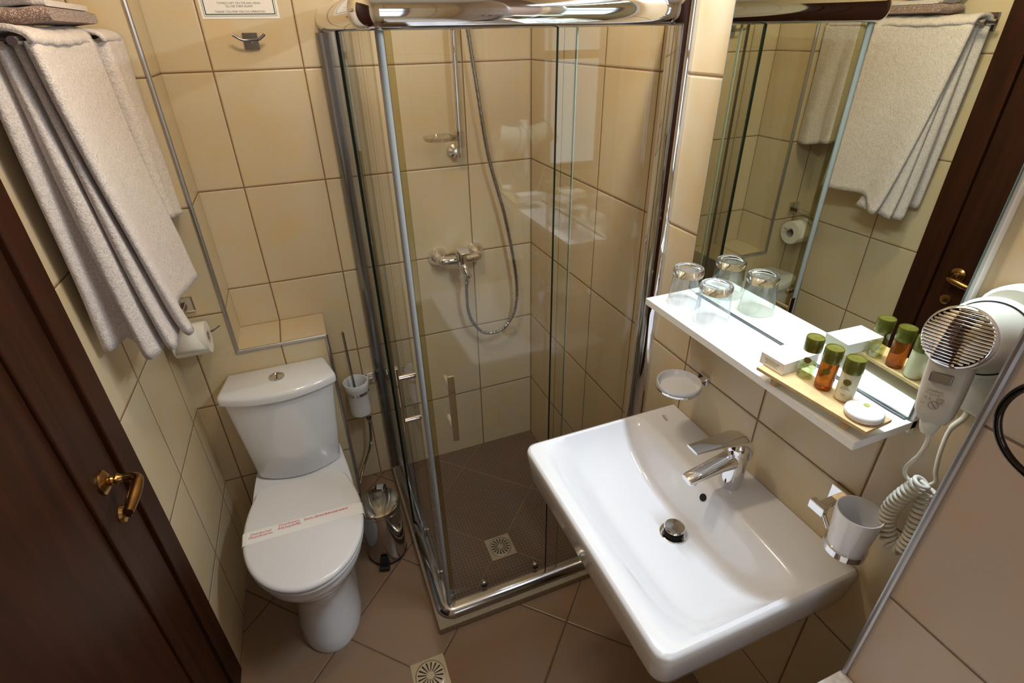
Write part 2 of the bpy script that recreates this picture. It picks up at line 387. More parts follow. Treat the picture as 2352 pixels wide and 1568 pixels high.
# metal edge trims
def trim(n, pts, r=.0065):
    b = B(); tube(b, pts, r, 10); struct('trim_%d' % n, b, M_TRIM)
trim(1, [(-1.139, -.186, .85), (-1.139, -.186, H - .002)])
trim(2, [(-1.143, -.186, .85), (-.857, -.186, .85)])
trim(3, [(-.857, -.186, .002), (-.857, -.186, .854)])
trim(4, [(-.13, -1.66, .78), (-.13, -1.66, H - .002)], .0058)
b = B(); bx(b, -.131, -.50, YF + .01, -1.655, .762, .782); o = struct('trim_5', b, M_MARBLE, bevel=.002)
b = B(); bx(b, -.131, -.48, YF + .01, -1.68, 0, .762); struct('wall_half_height', b, T_X, smooth=False)

# ------------------------------------------------------------ door (closed, in the left wall)
yj = -.795
def P(y, off, z): return Vector((xl(y) + off, y, z))
def slab(bm, ya, yb, o0, o1, z0, z1):
    A = [P(ya, o0, 0), P(ya, o1, 0), P(yb, o1, 0), P(yb, o0, 0)]
    return prism(bm, [(p.x, p.y) for p in A], z0, z1)
b = B(); slab(b, -.712, yj, -.05, .006, 0, 2.06); slab(b, -1.54, -1.62, -.05, .006, 0, 2.06); slab(b, yj, -1.54, -.05, .006, 1.99, 2.06)
struct('trim_door_frame', b, M_WOOD, bevel=.004)
door = bpy.data.objects.new('door_1', None); col.objects.link(door); door.location = (xl(-1.5), -1.5, 0); door['base'] = list(door.location); door['kind'] = 'structure'
b = B(); slab(b, yj - .003, -1.537, -.045, -.004, .006, 1.987)
obj('door_leaf', b, M_WOOD, door, bevel=.003)
b = B()
for (z0, z1) in ((.05, 1.90),):
    slab(b, -.915, -.955, -.006, .004, z0, z1); slab(b, -1.405, -1.43, -.006, .003, z0, z1)
    slab(b, -.955, -1.405, -.006, .003, z0, z0 + .025); slab(b, -.955, -1.405, -.006, .003, z1 - .025, z1)
obj('panel_molding', b, M_WOOD, door, bevel=.004)
hy, hz = -.868, .967
b = B(); lathe(b, [(0, .012), (.012, .012), (.020, .008), (.026, .004), (.027, 0), (0, 0)], seg=28, M=axis_m(P(hy, -.004, hz), (1, 0, 0)))
lathe(b, [(.010, .01), (.011, .016), (.009, .02), (.013, .026), (.009, .032), (.008, .04)], seg=20, M=axis_m(P(hy, -.004, hz), (1, 0, 0)))
x0 = xl(hy)
pth = smoothpath([(x0 + .03, hy, hz), (x0 + .048, hy - .002, hz), (x0 + .060, hy - .012, hz), (x0 + .060, hy - .035, hz - .004), (x0 + .056, hy - .07, hz - .010), (x0 + .055, hy - .10, hz - .010)], 5)
n = len(pth); tube(b, pth, [.0085 + .0035 * math.sin(PI * min(1, max(0, (i / n - .35) / .6))) for i in range(n)], 14)
obj('door_handle', b, M_BRASS, door)
b = B(); lathe(b, [(0, .009), (.010, .009), (.018, .006), (.021, 0), (0, 0)], seg=26, M=axis_m(P(hy + .005, -.004, hz - .098), (1, 0, 0)))
bx(b, -.004, .004, -.009, .006, .004, .016, axis_m(P(hy + .005, -.004, hz - .098), (1, 0, 0)))
obj('keyhole_rosette', b, M_BRASS, door)

# ------------------------------------------------------------ ceiling lamp (above the frame, carries the bulbs)
t = thing('ceiling_lamp', 'flat round ceiling lamp with two bulbs, reflected in the chrome only', 'lamp', (-.69, -.86, 2.3))
b = B(); lathe(b, [(0, 2.449), (.15, 2.449), (.155, 2.43), (.14, 2.40), (0, 2.40)], (-.69, -.86, 0), 40); obj('base_plate', b, M_WHITE, t)
for x in (-.63, -.75):
    b = B(); lathe(b, [(0, 2.40), (.018, 2.40), (.018, 2.20), (0, 2.20)], (x, -.86, 0), 20); obj('bulb_socket', b, M_WHITE, t)
t = thing('mirror_lamp', 'white strip lamp above the mirror', 'lamp', (0, -1.26, 1.97))
b = B(); bx(b, -.11, -.001, -1.50, -1.02, 1.967, 2.005); obj('housing', b, M_WHITE, t, bevel=.006)

# ------------------------------------------------------------ shower enclosure
t = thing('shower_enclosure', 'square corner shower enclosure of clear glass with polished chrome rails', 'shower enclosure', (-.68, -.8, .028))
XO, YO = -.682, -.795        # outer glass planes
# bottom rail (half-round) with rounded corner, top rail likewise
def railpath(xo, yo, rc, z):
    pts = [(xo, -.002, z)]
    for k in range(9):
        a = PI + k * (PI / 2) / 8
        pts.append((xo + rc + rc * math.cos(a), yo + rc + rc * math.sin(a), z))
    pts.append((-.002, yo, z)); return pts
def railsweep(bm, xo, yo, rc, z, prof):
    """prof: [(outward offset, z)] swept round the corner"""
    base = railpath(xo, yo, rc, 0); rings = []
    for i, p in enumerate(base):
        if i == 0: nrm = Vector((-1, 0, 0))
        elif i == len(base) - 1: nrm = Vector((0, -1, 0))
        else:
            a = PI + (i - 1) * (PI / 2) / 8; nrm = Vector((math.cos(a), math.sin(a), 0))
        rings.append([Vector(p) + nrm * u + Vector((0, 0, z + v)) for u, v in prof])
    return loft(bm, rings)
half = [(0, 0), (.006, .0)] + [(.006 + .020 * math.sin(a), .032 - .032 * math.cos(a)) for a in [PI * k / 12 for k in range(1, 12)]] + [(.006, .064), (0, .064)]
b = B(); railsweep(b, -.672, -.792, .03, 1.757, half); obj('top_rail', b, M_CHROME, t)
b = B()
inner = [(-.022, 0), (0, 0), (0, .05), (-.022, .05)]
railsweep(b, -.6725, -.7925, .03, 1.764, inner); obj('top_track', b, M_BRUSH, t)
lo = [(-.016, 0), (.024, 0), (.028, .006), (.026, .014), (.018, .022), (.004, .027), (-.016, .027)]
b = B(); railsweep(b, -.664, -.803, .030, .0285, lo); obj('bottom_rail', b, mat('dull_chrome', (.50, .50, .53), .13, 1.0), t)  # chrome toned down, darker and rougher than on the top rail
b = B(); railsweep(b, -.656, -.787, .022, .0285, [(-.012, 0), (-.002, 0), (-.002, .016), (-.006, .020), (-.010, .016), (-.012, .016)]); obj('bottom_track', b, M_BRUSH, t)
# wall profiles
def dprof(c, hw, dep, z0, z1, side):
    pts = []
    for k in range(17):
        a = PI * k / 16; u, v = hw * math.cos(a), dep * math.sin(a) ** .8
        pts.append((c + u, -v - .0006) if side == 'back' else (-v - .0006, c + u))
    return prism(B(), pts, z0, z1)
b = dprof(-.667, .038, .030, .029, 1.757, 'back'); obj('wall_profile', b, M_BRUSH, t)
b = dprof(-.824, .042, .026, .029, 1.835, 'right'); obj('wall_profile', b, M_CHROME, t)
# fixed panes
def pane(name, x0, x1, y0, y1, z0, z1):
    b = B(); bx(b, x0, x1, y0, y1, z0, z1); return obj(name, b, M_GLASS, t, smooth=False)
p1 = pane('fixed_pane', -.685, -.680, -.384, -.035, .05, 1.77)
b = B(); bx(b, -.6862, -.6790, -.393, -.384, .05, 1.765); sobj('pane_edge', b, M_EDGE, p1, smooth=False)
p2 = pane('fixed_pane', -.288, -.035, -.798, -.793, .05, 1.77)
b = B(); bx(b, -.2900, -.288, -.7985, -.7925, .05, 1.765); sobj('pane_edge', b, M_EDGE, p2, smooth=False)
# sliding doors meeting at the corner
d1 = pane('sliding_door', -.667, -.662, -.768, -.335, .058, 1.765)
b = B(); bx(b, -.668, -.661, -.338, -.332, .058, 1.765); sobj('pane_edge', b, M_SEAL, d1, smooth=False)
b = B(); bx(b, -.669, -.660, -.332, -.318, .058, 1.765); sobj('seal_strip', b, M_CLEARP, d1, smooth=False)
b = B(); bx(b, -.666, -.663, -.782, -.768, .058, 1.757); sobj('seal_strip', b, M_CLEARP, d1, smooth=False)
d2 = pane('sliding_door', -.640, -.236, -.780, -.775, .058, 1.765)
b = B(); bx(b, -.236, -.2335, -.781, -.774, .058, 1.765); sobj('pane_edge', b, M_EDGE2, d2, smooth=False)
b = B(); tube(b, [(-.6485, -.784, .058), (-.6485, -.784, 1.757)], .0078, 20); sobj('magnet_strip', b, M_GREYSEAL, d2)
b = B(); bx(b, -.641, -.6255, -.783, -.773, .058, 1.757); sobj('seal_strip', b, M_SEAL, d2, bevel=.002)
# handles
def handle(part, front):
    b = B()
    if front:
        bx(b, -.592, -.574, -.832, -.827, .795, 1.005)
        for z in (.965, .835): tube(b, [(-.583, -.828, z), (-.583, -.768, z)], .0075, 16)
    else:
        bx(b, -.706, -.700, -.733, -.751, .80, 1.01)
        for z in (.975, .835): tube(b, [(-.702, -.742, z), (-.655, -.742, z)], .0075, 16)
    sobj('door_handle', b, M_CHROME, part, bevel=.0012)
handle(d1, 0); handle(d2, 1)
# rollers
def roller(part, c, ax):
    b = B(); M = axis_m(c, ax)
    lathe(b, [(0, -.006), (.011, -.006), (.013, -.003), (.013, .003), (.011, .006), (0, .006)], seg=24, M=M)
    lathe(b, [(0, .006), (.004, .006), (.004, .016), (0, .016)], seg=16, M=M)
    sobj('roller', b, M_CHROME, part)
roller(d1, (-.653, -.46, .068), (1, 0, 0)); roller(d1, (-.653, -.665, .068), (1, 0, 0))
roller(d2, (-.515, -.771, .068), (0, 1, 0)); roller(d2, (-.318, -.771, .068), (0, 1, 0))

# ------------------------------------------------------------ shower rail, dish, mixer, hose
t = thing('shower_rail', 'slim chrome riser rail on the tiled wall inside the shower', 'shower rail', (-.293, 0, 1.37))
b = B(); tube(b, [(-.293, -.052, 1.372), (-.293, -.052, 1.95)], .0095, 18); obj('riser_pipe', b, M_CHROME, t)
for z in (1.39, 1.93):
    b = B(); lathe(b, [(0, 0), (.024, 0), (.026, .012), (.024, .022), (.014, .03), (.012, .05), (0, .05)], seg=28, M=axis_m((-.302, -.0005, z), (0, -1, 0)))
    obj('wall_bracket', b, M_CHROME, t)
t2 = tag(bpy.data.objects.new('soap_dish', None), 'clear plastic oval soap dish on the shower rail', 'soap dish'); col.objects.link(t2); t2.location = (-.375, -.09, 1.44); t2['base'] = [-.375, -.09, 1.44]
b = B(); lathe(b, [(.045, .003), (.053, .004), (.057, .015), (.0560, .015), (.051, .002), (.044, .0), (0, 0), (0, .003), (.044, .003)], (-.372, -.092, 1.438), 44, sy=.85); obj('dish_bowl', b, M_CLEARP, t2)
b = B(); tube(b, [(-.372 + .04 * math.cos(a), -.13, 1.441 + .026 * math.sin(a)) for a in [PI * k / 14 for k in range(15)]], .0016, 8); obj('dish_arch', b, M_CLEARP, t2)
b = B(); lathe(b, [(.0098, -.03), (.017, -.03), (.019, 0), (.017, .022), (.0098, .022)], (-.293, -.052, 1.436), 26); bx(b, -.325, -.305, -.07, -.045, 1.428, 1.446); obj('rail_clamp', b, M_CLEARP, t2)

t = thing('shower_mixer', 'chrome lever shower mixer with two round wall rosettes', 'shower mixer', (-.32, 0, 1.0))
for x in (-.396, -.244):
    b = B(); lathe(b, [(0, 0), (.038, 0), (.038, .005), (.028, .022), (.016, .036), (0, .036)], seg=36, M=axis_m((x, -.0005, 1.0), (0, -1, 0))); obj('rosette', b, M_CHROME, t)
b = B(); tube(b, smoothpath([(-.396, -.03, 1.0), (-.394, -.052, 1.0), (-.378, -.060, .999), (-.34, -.062, .998)], 4), .0165, 18); obj('side_arm', b, M_CHROME, t)
b = B(); tube(b, smoothpath([(-.244, -.03, 1.0), (-.246, -.052, 1.0), (-.262, -.060, .999), (-.30, -.062, .998)], 4), .0165, 18); obj('side_arm', b, M_CHROME, t)
b = B(); tube(b, [(-.320, -.066, .972), (-.320, -.066, .985), (-.320, -.064, 1.03)], [.020, .0235, .0225], 24)
tube(b, smoothpath([(-.320, -.066, .985), (-.314, -.085, .966), (-.306, -.094, .946), (-.302, -.094, .936)], 4), [.020, .020, .019, .018, .017, .016, .0155, .015, .0145, .014, .0135, .013, .0125], 20); obj('mixer_body', b, M_CHROME, t)
b = B(); loft(b, [[Vector((-.320 + sx * w_, y, z + sz)) for sx, sz in ((-1, -h), (1, -h), (1, h), (-1, h))] for (y, z, w_, h) in ((-.045, 1.038, .018, .010), (-.075, 1.044, .0215, .008), (-.105, 1.046, .0215, .006), (-.135, 1.044, .020, .0045))])
bx(b, -.340, -.300, -.085, -.047, 1.028, 1.04); obj('mixer_lever', b, M_CHROME, t, bevel=.005, seg=3)
hose = smoothpath([(-.278, -.075, 1.93), (-.262, -.07, 1.86), (-.247, -.062, 1.761), (-.224, -.06, 1.592), (-.195, -.06, 1.381), (-.160, -.06, 1.24), (-.134, -.06, 1.137), (-.101, -.06, .954), (-.090, -.06, .85), (-.092, -.06, .780), (-.108, -.06, .715), (-.150, -.06, .662), (-.200, -.06, .648), (-.250, -.06, .665), (-.288, -.062, .720), (-.305, -.065, .78), (-.310, -.075, .86), (-.308, -.082, .930)], 7)
b = B(); nn = []
for i, p in enumerate(smoothpath(hose, 3)): nn.append(p)
tube(b, nn, [.0068 + .0007 * math.sin(i * 2.4) for i in range(len(nn))], 12)
hs = obj('shower_hose', b, M_STEEL); tag(hs, 'ribbed steel shower hose hanging in a long loop beside the mixer', 'hose')
b = B(); lathe(b, [(0, 0), (.010, 0), (.0115, .02), (.010, .028), (0, .028)], (-.308, -.083, .905), 20); sobj('hose_nut', b, M_CHROME, hs)

# ------------------------------------------------------------ drains
def drain(c, z, s, label, rot=0):
    t = thing('floor_drain', label, 'drain', (c[0], c[1], z), 'floor drains')
    b = B(); bx(b, c[0] - s, c[0] + s, c[1] - s, c[1] + s, z, z + .002); obj('frame_plate', b, M_STEEL2, t, bevel=.0006)
    r = s * .86
    b = B(); lathe(b, [(r * .96, .0), (r, .0005), (r, .0035), (r * .96, .004), (r * .95, .003), (0, .0032), (0, 0)], (c[0], c[1], z + .001), 48); g = obj('grate_disc', b, M_STEEL2, t)
    b = B()
    for k in range(16):
        a = 2 * PI * k / 16 + .1; M = Matrix.Translation((c[0], c[1], z + .0043)) @ Matrix.Rotation(a, 4, 'Z')
        prism(b, [(r * .26, -r * .018), (r * .82, -r * .055), (r * .86, 0), (r * .82, r * .055), (r * .26, r * .018)], 0, .0003, M)
    sobj('grate_slots', b, M_DARK, g, smooth=False)
drain((-.392, -.602), .008, .05, 'square steel drain with round slotted grate in the dark shower floor')
drain((-.765, -.966), 0, .055, 'square steel drain with round slotted grate in the open bathroom floor')

# ------------------------------------------------------------ toilet
t = thing('toilet', 'white ceramic close-coupled toilet with its lid down', 'toilet', (-1.035, -.45, 0))
XC = -1.036
def dshape(hw, yb, yf, yc, hb, n=40, rc=.03):
    """plan outline: narrower back edge (half width hb at yb), widest hw at yc, elliptical front to yf"""
    pts = []
    for k in range(n + 1):
        a = PI * k / n; pts.append((XC + hw * math.cos(a), yc - (yc - yf) * math.sin(a) ** .93))
    m = 10
    for k in range(1, m):
        s = k / m; y = yc + (yb - rc - yc) * s; pts.append((XC - (hw + (hb - hw) * s ** 2.0), y))
    for k in range(5):
        a = PI * .5 * k / 4; pts.append((XC - hb + rc * (1 - math.cos(a)), yb - rc + rc * math.sin(a)))
    for k in range(5):
        a = PI * .5 * (1 - k / 4); pts.append((XC + hb - rc * (1 - math.cos(a)), yb - rc + rc * math.sin(a)))
    for k in range(1, m):
        s = 1 - k / m; y = yc + (yb - rc - yc) * s; pts.append((XC + (hw + (hb - hw) * s ** 2.0), y))
    return pts
def ring(o, z): return [Vector((x, y, z)) for x, y in o]
b = B()
secs = [(0, .104, -.772, -.60, .100), (.012, .105, -.774, -.60, .100), (.05, .101, -.765, -.59, .098), (.11, .094, -.745, -.58, .096), (.17, .093, -.735, -.575, .10), (.215, .100, -.740, -.57, .105), (.26, .118, -.765, -.575, .115), (.30, .138, -.79, -.585, .125), (.335, .155, -.818, -.595, .135), (.37, .166, -.838, -.60, .142), (.40, .170, -.846, -.605, .145), (.408, .166, -.842, -.605, .142)]
loft(b, [ring(dshape(hw, -.20, yf, yc, hb), z) for z, hw, yf, yc, hb in secs]); obj('bowl', b, M_CER, t, ang=60)
b = B(); loft(b, [ring(dshape(.172, -.43, -.850, -.61, .146), .409), ring(dshape(.175, -.428, -.853, -.61, .149), .413), ring(dshape(.175, -.428, -.853, -.61, .149), .421), ring(dshape(.173, -.43, -.851, -.61, .147), .424)]); obj('seat_ring', b, M_CER2, t, ang=60)
b = B(); lid = [(-.002, .427, 0), (.001, .431, 0), (.001, .439, 0), (-.004, .4445, 0), (-.012, .4465, 0)]
loft(b, [ring(dshape(.176 + d, -.425 - d, -.854 - d, -.61, .149 + d), z) for d, z, _ in lid]); obj('toilet_lid', b, M_CER2, t, ang=60)
# cistern
def tank(hwf, hwb, yb, yf, bow, z, rc=.016, n=18):
    L = [(XC - hwb, yb)]
    def corner(p, q, r_):   # rounded corner at q between p and r_
        q = Vector(q).to_2d() if len(q) > 2 else Vector(q); a = (Vector(p) - q).normalized(); c = (Vector(r_) - q).normalized(); out = []
        A, C_ = q + a * rc, q + c * rc
        for k in range(6):
            t = k / 5; out.append(tuple((A * (1 - t) ** 2 + q * 2 * t * (1 - t) + C_ * t ** 2)))
        return out
    front = []
    for k in range(1, n):
        s = -1 + 2 * k / n
        if abs(s) * hwf > hwf - rc * 1.1: continue
        front.append((XC + hwf * s, yf - bow * (1 - s * s)))
    L += corner((XC - hwb, yb), (XC - hwf, yf), front[0]) + front + corner(front[-1], (XC + hwf, yf), (XC + hwb, yb)) + [(XC + hwb, yb)]
    return [Vector((x, y, z)) for x, y in L]
b = B(); loft(b, [tank(.136, .128, -.19, -.312, .045, .412), tank(.140, .133, -.19, -.316, .046, .424), tank(.151, .142, -.19, -.315, .048, .54), tank(.164, .150, -.19, -.312, .050, .66), tank(.173, .153, -.19, -.308, .050, .745)]); obj('cistern', b, M_CER, t, ang=50)
b = B(); loft(b, [tank(.178, .152, -.19, -.312, .050, .738), tank(.184, .156, -.189, -.318, .052, .743), tank(.1845, .156, -.189, -.319, .052, .762), tank(.181, .154, -.191, -.315, .051, .770), tank(.172, .149, -.196, -.307, .049, .7735)]); obj('cistern_lid', b, M_CER, t, ang=50)
b = B(); lathe(b, [(.0, .002), (.019, .002), (.020, .0045), (.0245, .005), (.0255, .001), (.0255, -.002), (0, -.002)], (-1.036, -.268, .774), 36); o = obj('flush_button', b, M_CHROME, t)
b = B(); bx(b, -1.037, -1.0345, -.286, -.250, .777, .7776); sobj('button_slot', b, M_DARK, o, smooth=False)
for x in (-1.13, -.945):
    b = B(); lathe(b, [(0, 0), (.012, 0), (.012, .012), (.009, .015), (0, .015)], (x, -.400, .409), 20); obj('lid_hinge', b, M_CER2, t)
# paper band on the lid
band = thing('paper_band', 'white paper band with red print laid across the toilet lid', 'paper band', (XC, -.62, .447))
def yb(x, off): return -.616 + off + (x + 1.2) * (-.02)
b = B(); up, dn = [], []
xs = [-1.2165, -1.215, -1.211] + [-1.20 + i * .0125 for i in range(27)] + [-.860, -.857, -.8555]
zs = []
for i, x in enumerate(xs):
    z = .4469
    if i == 0 or i == len(xs) - 1: z = .418
    elif i == 1 or i == len(xs) - 2: z = .438
    elif i == 2 or i == len(xs) - 3: z = .4450
    up.append(b.verts.new((x, yb(x, .026), z))); dn.append(b.verts.new((x, yb(x, -.024), z)))
for i in range(len(xs) - 1): b.faces.new((dn[i], dn[i + 1], up[i + 1], up[i]))
obj('paper_strip', b, M_PAPER, band, solid=.0002, smooth=False)
def TM(x, y, z, rz): return Matrix.Translation((x, y, z)) @ Matrix.Rotation(rz, 4, 'Z')
def arc(cx, cy, rx, ry, a0, a1, n=12): return [(cx + rx * math.cos(math.radians(a0 + (a1 - a0) * k / n)), cy + ry * math.sin(math.radians(a0 + (a1 - a0) * k / n))) for k in range(n + 1)]
GL = {  # stroke letters: (width, strokes), x-height .7, capitals 1
 'о': (.62, [arc(.3, .35, .25, .33, 0, 360)]), 'л': (.6, [[(.02, .02), (.12, .08), (.18, .68), (.5, .68), (.5, 0)]]),
 'ы': (.8, [[(.08, .7), (.08, .03), (.3, .03)], arc(.3, .21, .16, .18, -90, 90), [(.3, .39), (.08, .39)], [(.66, 0), (.66, .7)]]),
 'Б': (.68, [[(.56, .97), (.1, .97), (.1, .03), (.34, .03)], arc(.34, .29, .23, .26, -90, 90), [(.34, .55), (.1, .55)]]),
 'Д': (.82, [[(.04, -.2), (.04, .03), (.74, .03), (.74, -.2)], [(.14, .03), (.28, .97), (.62, .97), (.62, .03)]]),
 'е': (.62, [[(.06, .37), (.53, .37)], arc(.3, .35, .24, .33, 4, 320)]), 'з': (.52, [arc(.22, .52, .18, .16, 150, -90), arc(.22, .19, .2, .17, 90, -150)]),
 'и': (.62, [[(.08, .7), (.08, 0)], [(.08, .08), (.5, .62)], [(.5, .7), (.5, 0)]]), 'н': (.62, [[(.08, .7), (.08, 0)], [(.08, .36), (.5, .36)], [(.5, .7), (.5, 0)]]),
 'ф': (.84, [arc(.39, .35, .32, .3, 0, 360), [(.39, 1.0), (.39, -.25)]]), 'к': (.56, [[(.08, .7), (.08, 0)], [(.48, .7), (.1, .36), (.5, 0)]]),
 'ц': (.66, [[(.08, .7), (.08, .03), (.6, .03), (.6, -.18)], [(.5, .7), (.5, .03)]]), 'р': (.62, [[(.08, .7), (.08, -.28)], arc(.31, .35, .23, .33, 180, -180)]),
 'в': (.56, [[(.26, .67), (.08, .67), (.08, .03), (.28, .03)], arc(.26, .52, .15, .15, -90, 90), arc(.28, .2, .17, .17, -90, 90), [(.08, .37), (.28, .37)]]),
 'а': (.6, [arc(.27, .22, .19, .2, 0, 360), [(.47, 0), (.47, .45)], arc(.27, .47, .2, .21, 0, 140)]),
 'Α': (.72, [[(.03, 0), (.34, 1), (.65, 0)], [(.13, .3), (.55, .3)]]), 'π': (.62, [[(.02, .67), (.6, .67)], [(.15, .67), (.15, 0)], [(.47, .67), (.47, 0)]]),
 'ε': (.5, [arc(.26, .52, .17, .16, 40, 270), arc(.26, .19, .2, .17, 90, 320)]), 'λ': (.6, [[(.1, .98), (.2, .95), (.54, 0)], [(.33, .56), (.05, 0)]]),
 'υ': (.62, [[(.08, .7), (.08, .28)] + arc(.3, .27, .22, .25, 180, 360) + [(.52, .7)]]), 'μ': (.66, [[(.08, .7), (.08, -.25)], [(.08, .25)] + arc(.3, .25, .22, .22, 180, 360) + [(.52, .7)], [(.52, .7), (.52, 0)]]),
 'ά': (.64, [arc(.26, .35, .2, .33, 0, 360), [(.5, .7), (.46, .2), (.56, .02)], [(.3, .84), (.36, 1.02)]]), 'ν': (.56, [[(.05, .7), (.28, 0), (.5, .68)]]),
 'θ': (.62, [arc(.3, .49, .23, .48, 0, 360), [(.08, .5), (.52, .5)]]), 'η': (.62, [[(.08, .7), (.08, 0)], [(.08, .45)] + arc(.3, .46, .21, .21, 170, 0) + [(.51, -.25)]]), ' ': (.36, [])}
def stroketext(name, body, cap, m, M, parent, wd=.13):
    b = B(); W = sum(GL[c][0] + .09 for c in body); x = -W / 2; kq = 0
    for c in body:
        w_, ss = GL[c]
        for st in ss:
            for p, q in zip(st[:-1], st[1:]):
                p, q = Vector((p[0] + x, p[1] - .4)), Vector((q[0] + x, q[1] - .4)); d = (q - p)
                if d.length < 1e-6: continue
                d.normalize(); n = Vector((-d.y, d.x)) * wd / 2; e_ = d * wd * .3
                kq += 1; b.faces.new([b.verts.new((v.x * cap, v.y * cap, kq * 1.5e-6)) for v in (p - e_ - n, q + e_ - n, q + e_ + n, p - e_ + n)])
        x += w_ + .09
    me = bpy.data.meshes.new(name); b.to_mesh(me); b.free(); me.materials.append(m)
    o = bpy.data.objects.new(name, me); col.objects.link(o); o.parent = parent; o.matrix_parent_inverse = Matrix.Translation(-Vector(parent['base'])); o.matrix_basis = M
    return o
text('printed_text', 'Disinfected\nDesinfizieren', .0130, M_RED, TM(-1.160, -.6115, .4472, -.02), band)
text('printed_text', 'Disinfettato', .0130, M_RED, TM(-1.078, -.6000, .4472, -.02), band)
stroketext('printed_text', 'Απελυμάνθη', .0094, M_RED, TM(-1.078, -.6125, .4472, -.02), band)
stroketext('printed_text', 'Было Дезинфекцировано', .0088, M_RED, TM(-.968, -.606, .4472, -.02), band)
M_ = None

# ------------------------------------------------------------ pedal bin
bc = (-.803, -.437)
t = thing('pedal_bin', 'small polished steel pedal bin on the floor between toilet and shower', 'bin', (bc[0], bc[1], 0))
b = B(); lathe(b, [(0, .006), (.073, .006), (.075, .012), (.0745, .235), (.0735, .243), (0, .243)], (*bc, 0), 56); obj('bin_body', b, M_STEEL, t)
b = B(); lathe(b, [(0, 0), (.074, 0), (.0755, .003), (.0755, .012), (0, .012)], (*bc, 0), 48); obj('bottom_ring', b, M_BLACK, t)
b = B(); lathe(b, [(.0765, .240), (.0775, .243), (.0775, .257), (.075, .262), (.060, .266), (.03, .2685), (0, .269)], (*bc, 0), 56); obj('bin_lid', b, M_STEEL, t)
ang = math.atan2(-.529 + .437, -.829 + .803)
Mp = Matrix.Translation((*bc, 0)) @ Matrix.Rotation(ang, 4, 'Z')
b = B(); bx(b, .072, .104, -.019, .019, .008, .020, Mp); loft(b, [[Mp @ Vector(p) for p in ((.0745, -.013, .02), (.0745, .013, .02), (.0745, .013 * 1, .055), (.0745, -.013, .055))], [Mp @ Vector(p) for p in ((.088, -.018, .02), (.088, .018, .02), (.079, .014, .060), (.079, -.014, .060))]]); obj('pedal', b, M_BLACK, t, bevel=.002)
b = B(); bx(b, .0975, .0990, -.019, .019, .0195, .0210, Mp); obj('pedal_edge', b, M_CHROME, t)
Mh = Matrix.Translation((*bc, 0)) @ Matrix.Rotation(ang + PI, 4, 'Z')
b = B(); bx(b, .068, .086, -.020, .020, .205, .268, Mh); obj('hinge_block', b, M_BLACK, t, bevel=.003)
b = B(); prism(b, [(.052, -.012), (.078, -.014), (.078, .014), (.052, .012)], .266, .276, Mh); obj('hinge_plate', b, M_CHROME, t, bevel=.003)

# ------------------------------------------------------------ toilet brush holder
t = thing('toilet_brush_holder', 'wall-mounted white ceramic toilet brush pot in a chrome ring', 'toilet brush', (-.788, -.09, .42))
c = (-.789, -.088)
b = B(); lathe(b, [(0, .0), (.036, .0), (.040, .004), (.0425, .03), (.0435, .118), (.0475, .124), (.0485, .150), (.0475, .153), (.0445, .153), (.0435, .150), (.0415, .122), (.038, .03), (0, .02)], (*c, .424), 48); obj('brush_pot', b, M_CER, t)
b = B(); lathe(b, [(.0437, .528), (.0465, .528), (.0465, .540), (.0437, .540)], (*c, 0), 48, closed=True); tube(b, [(-.752, -.068, .534), (-.726, -.03, .534)], .006, 12); obj('holder_ring', b, M_CHROME, t)
b = B(); bx(b, -.752, -.709, -.012, -.0005, .500, .550); bx(b, -.735, -.717, -.038, -.01, .524, .544); obj('wall_plate', b, M_CHROME, t, bevel=.002)
b = B(); tube(b, [(-.795, -.082, .50), (-.797, -.085, .60), (-.800, -.090, .800)], [.0052, .0048, .0048], 14); obj('brush_rod', b, M_STEEL, t)
b = B(); lathe(b, [(0, .45), (.022, .45), (.028, .47), (.028, .51), (.012, .52), (0, .52)], (c[0], c[1], 0), 24); obj('brush_head', b, mat('brush_bristles', (.6, .6, .58), .8, bump=(700, 1, .004)), t)

t = thing('water_valve', 'chrome angle valve with flexible steel hose running behind the toilet', 'valve', (-.764, 0, .38))
b = B(); lathe(b, [(0, 0), (.020, 0), (.018, .008), (.009, .012), (.009, .05), (0, .05)], seg=24, M=axis_m((-.764, -.0005, .375), (0, -1, 0))); tube(b, [(-.764, -.045, .395), (-.764, -.045, .335)], .009, 16); tube(b, [(-.764, -.05, .375), (-.764, -.075, .378)], .011, 12); obj('valve_body', b, M_CHROME, t)
b = B(); fl = smoothpath([(-.764, -.045, .34), (-.766, -.047, .30), (-.772, -.05, .245), (-.786, -.052, .197), (-.808, -.055, .145), (-.832, -.08, .11), (-.852, -.13, .09), (-.875, -.20, .085), (-.91, -.23, .095)], 8)
tube(b, fl, [.0052 + .0004 * (i % 2) for i in range(len(fl))], 10); obj('flexible_hose', b, M_STEEL, t)

# ------------------------------------------------------------ hook and notice on the back wall
t = thing('wall_hook', 'chrome double robe hook below the framed notice', 'hook', (-.888, 0, 1.725))
b = B(); bx(b, -.9055, -.8655, -.009, -.0005, 1.7185, 1.7605); obj('hook_plate', b, M_CHROME_D, t, bevel=.0015)
b = B(); tube(b, [(-.886, -.008, 1.740), (-.886, -.053, 1.742)], .006, 14)
tube(b, smoothpath([(-.928, -.054, 1.756), (-.916, -.054, 1.748), (-.905, -.054, 1.743), (-.886, -.053, 1.742), (-.866, -.054, 1.743), (-.856, -.054, 1.748), (-.845, -.054, 1.756)], 5), .0038, 12); obj('hook_arms', b, M_CHROME_D, t)
t = thing('wall_notice', 'white card with green double border and brown lettering, stuck high on the tiles', 'notice', (-.894, 0, 1.87))
x0, x1, z0, z1 = -.996, -.794, 1.7945, 2.08
b = B(); bx(b, x0, x1, -.0016, -.0004, z0, z1); obj('card', b, M_PAPER, t, smooth=False)
b = B()
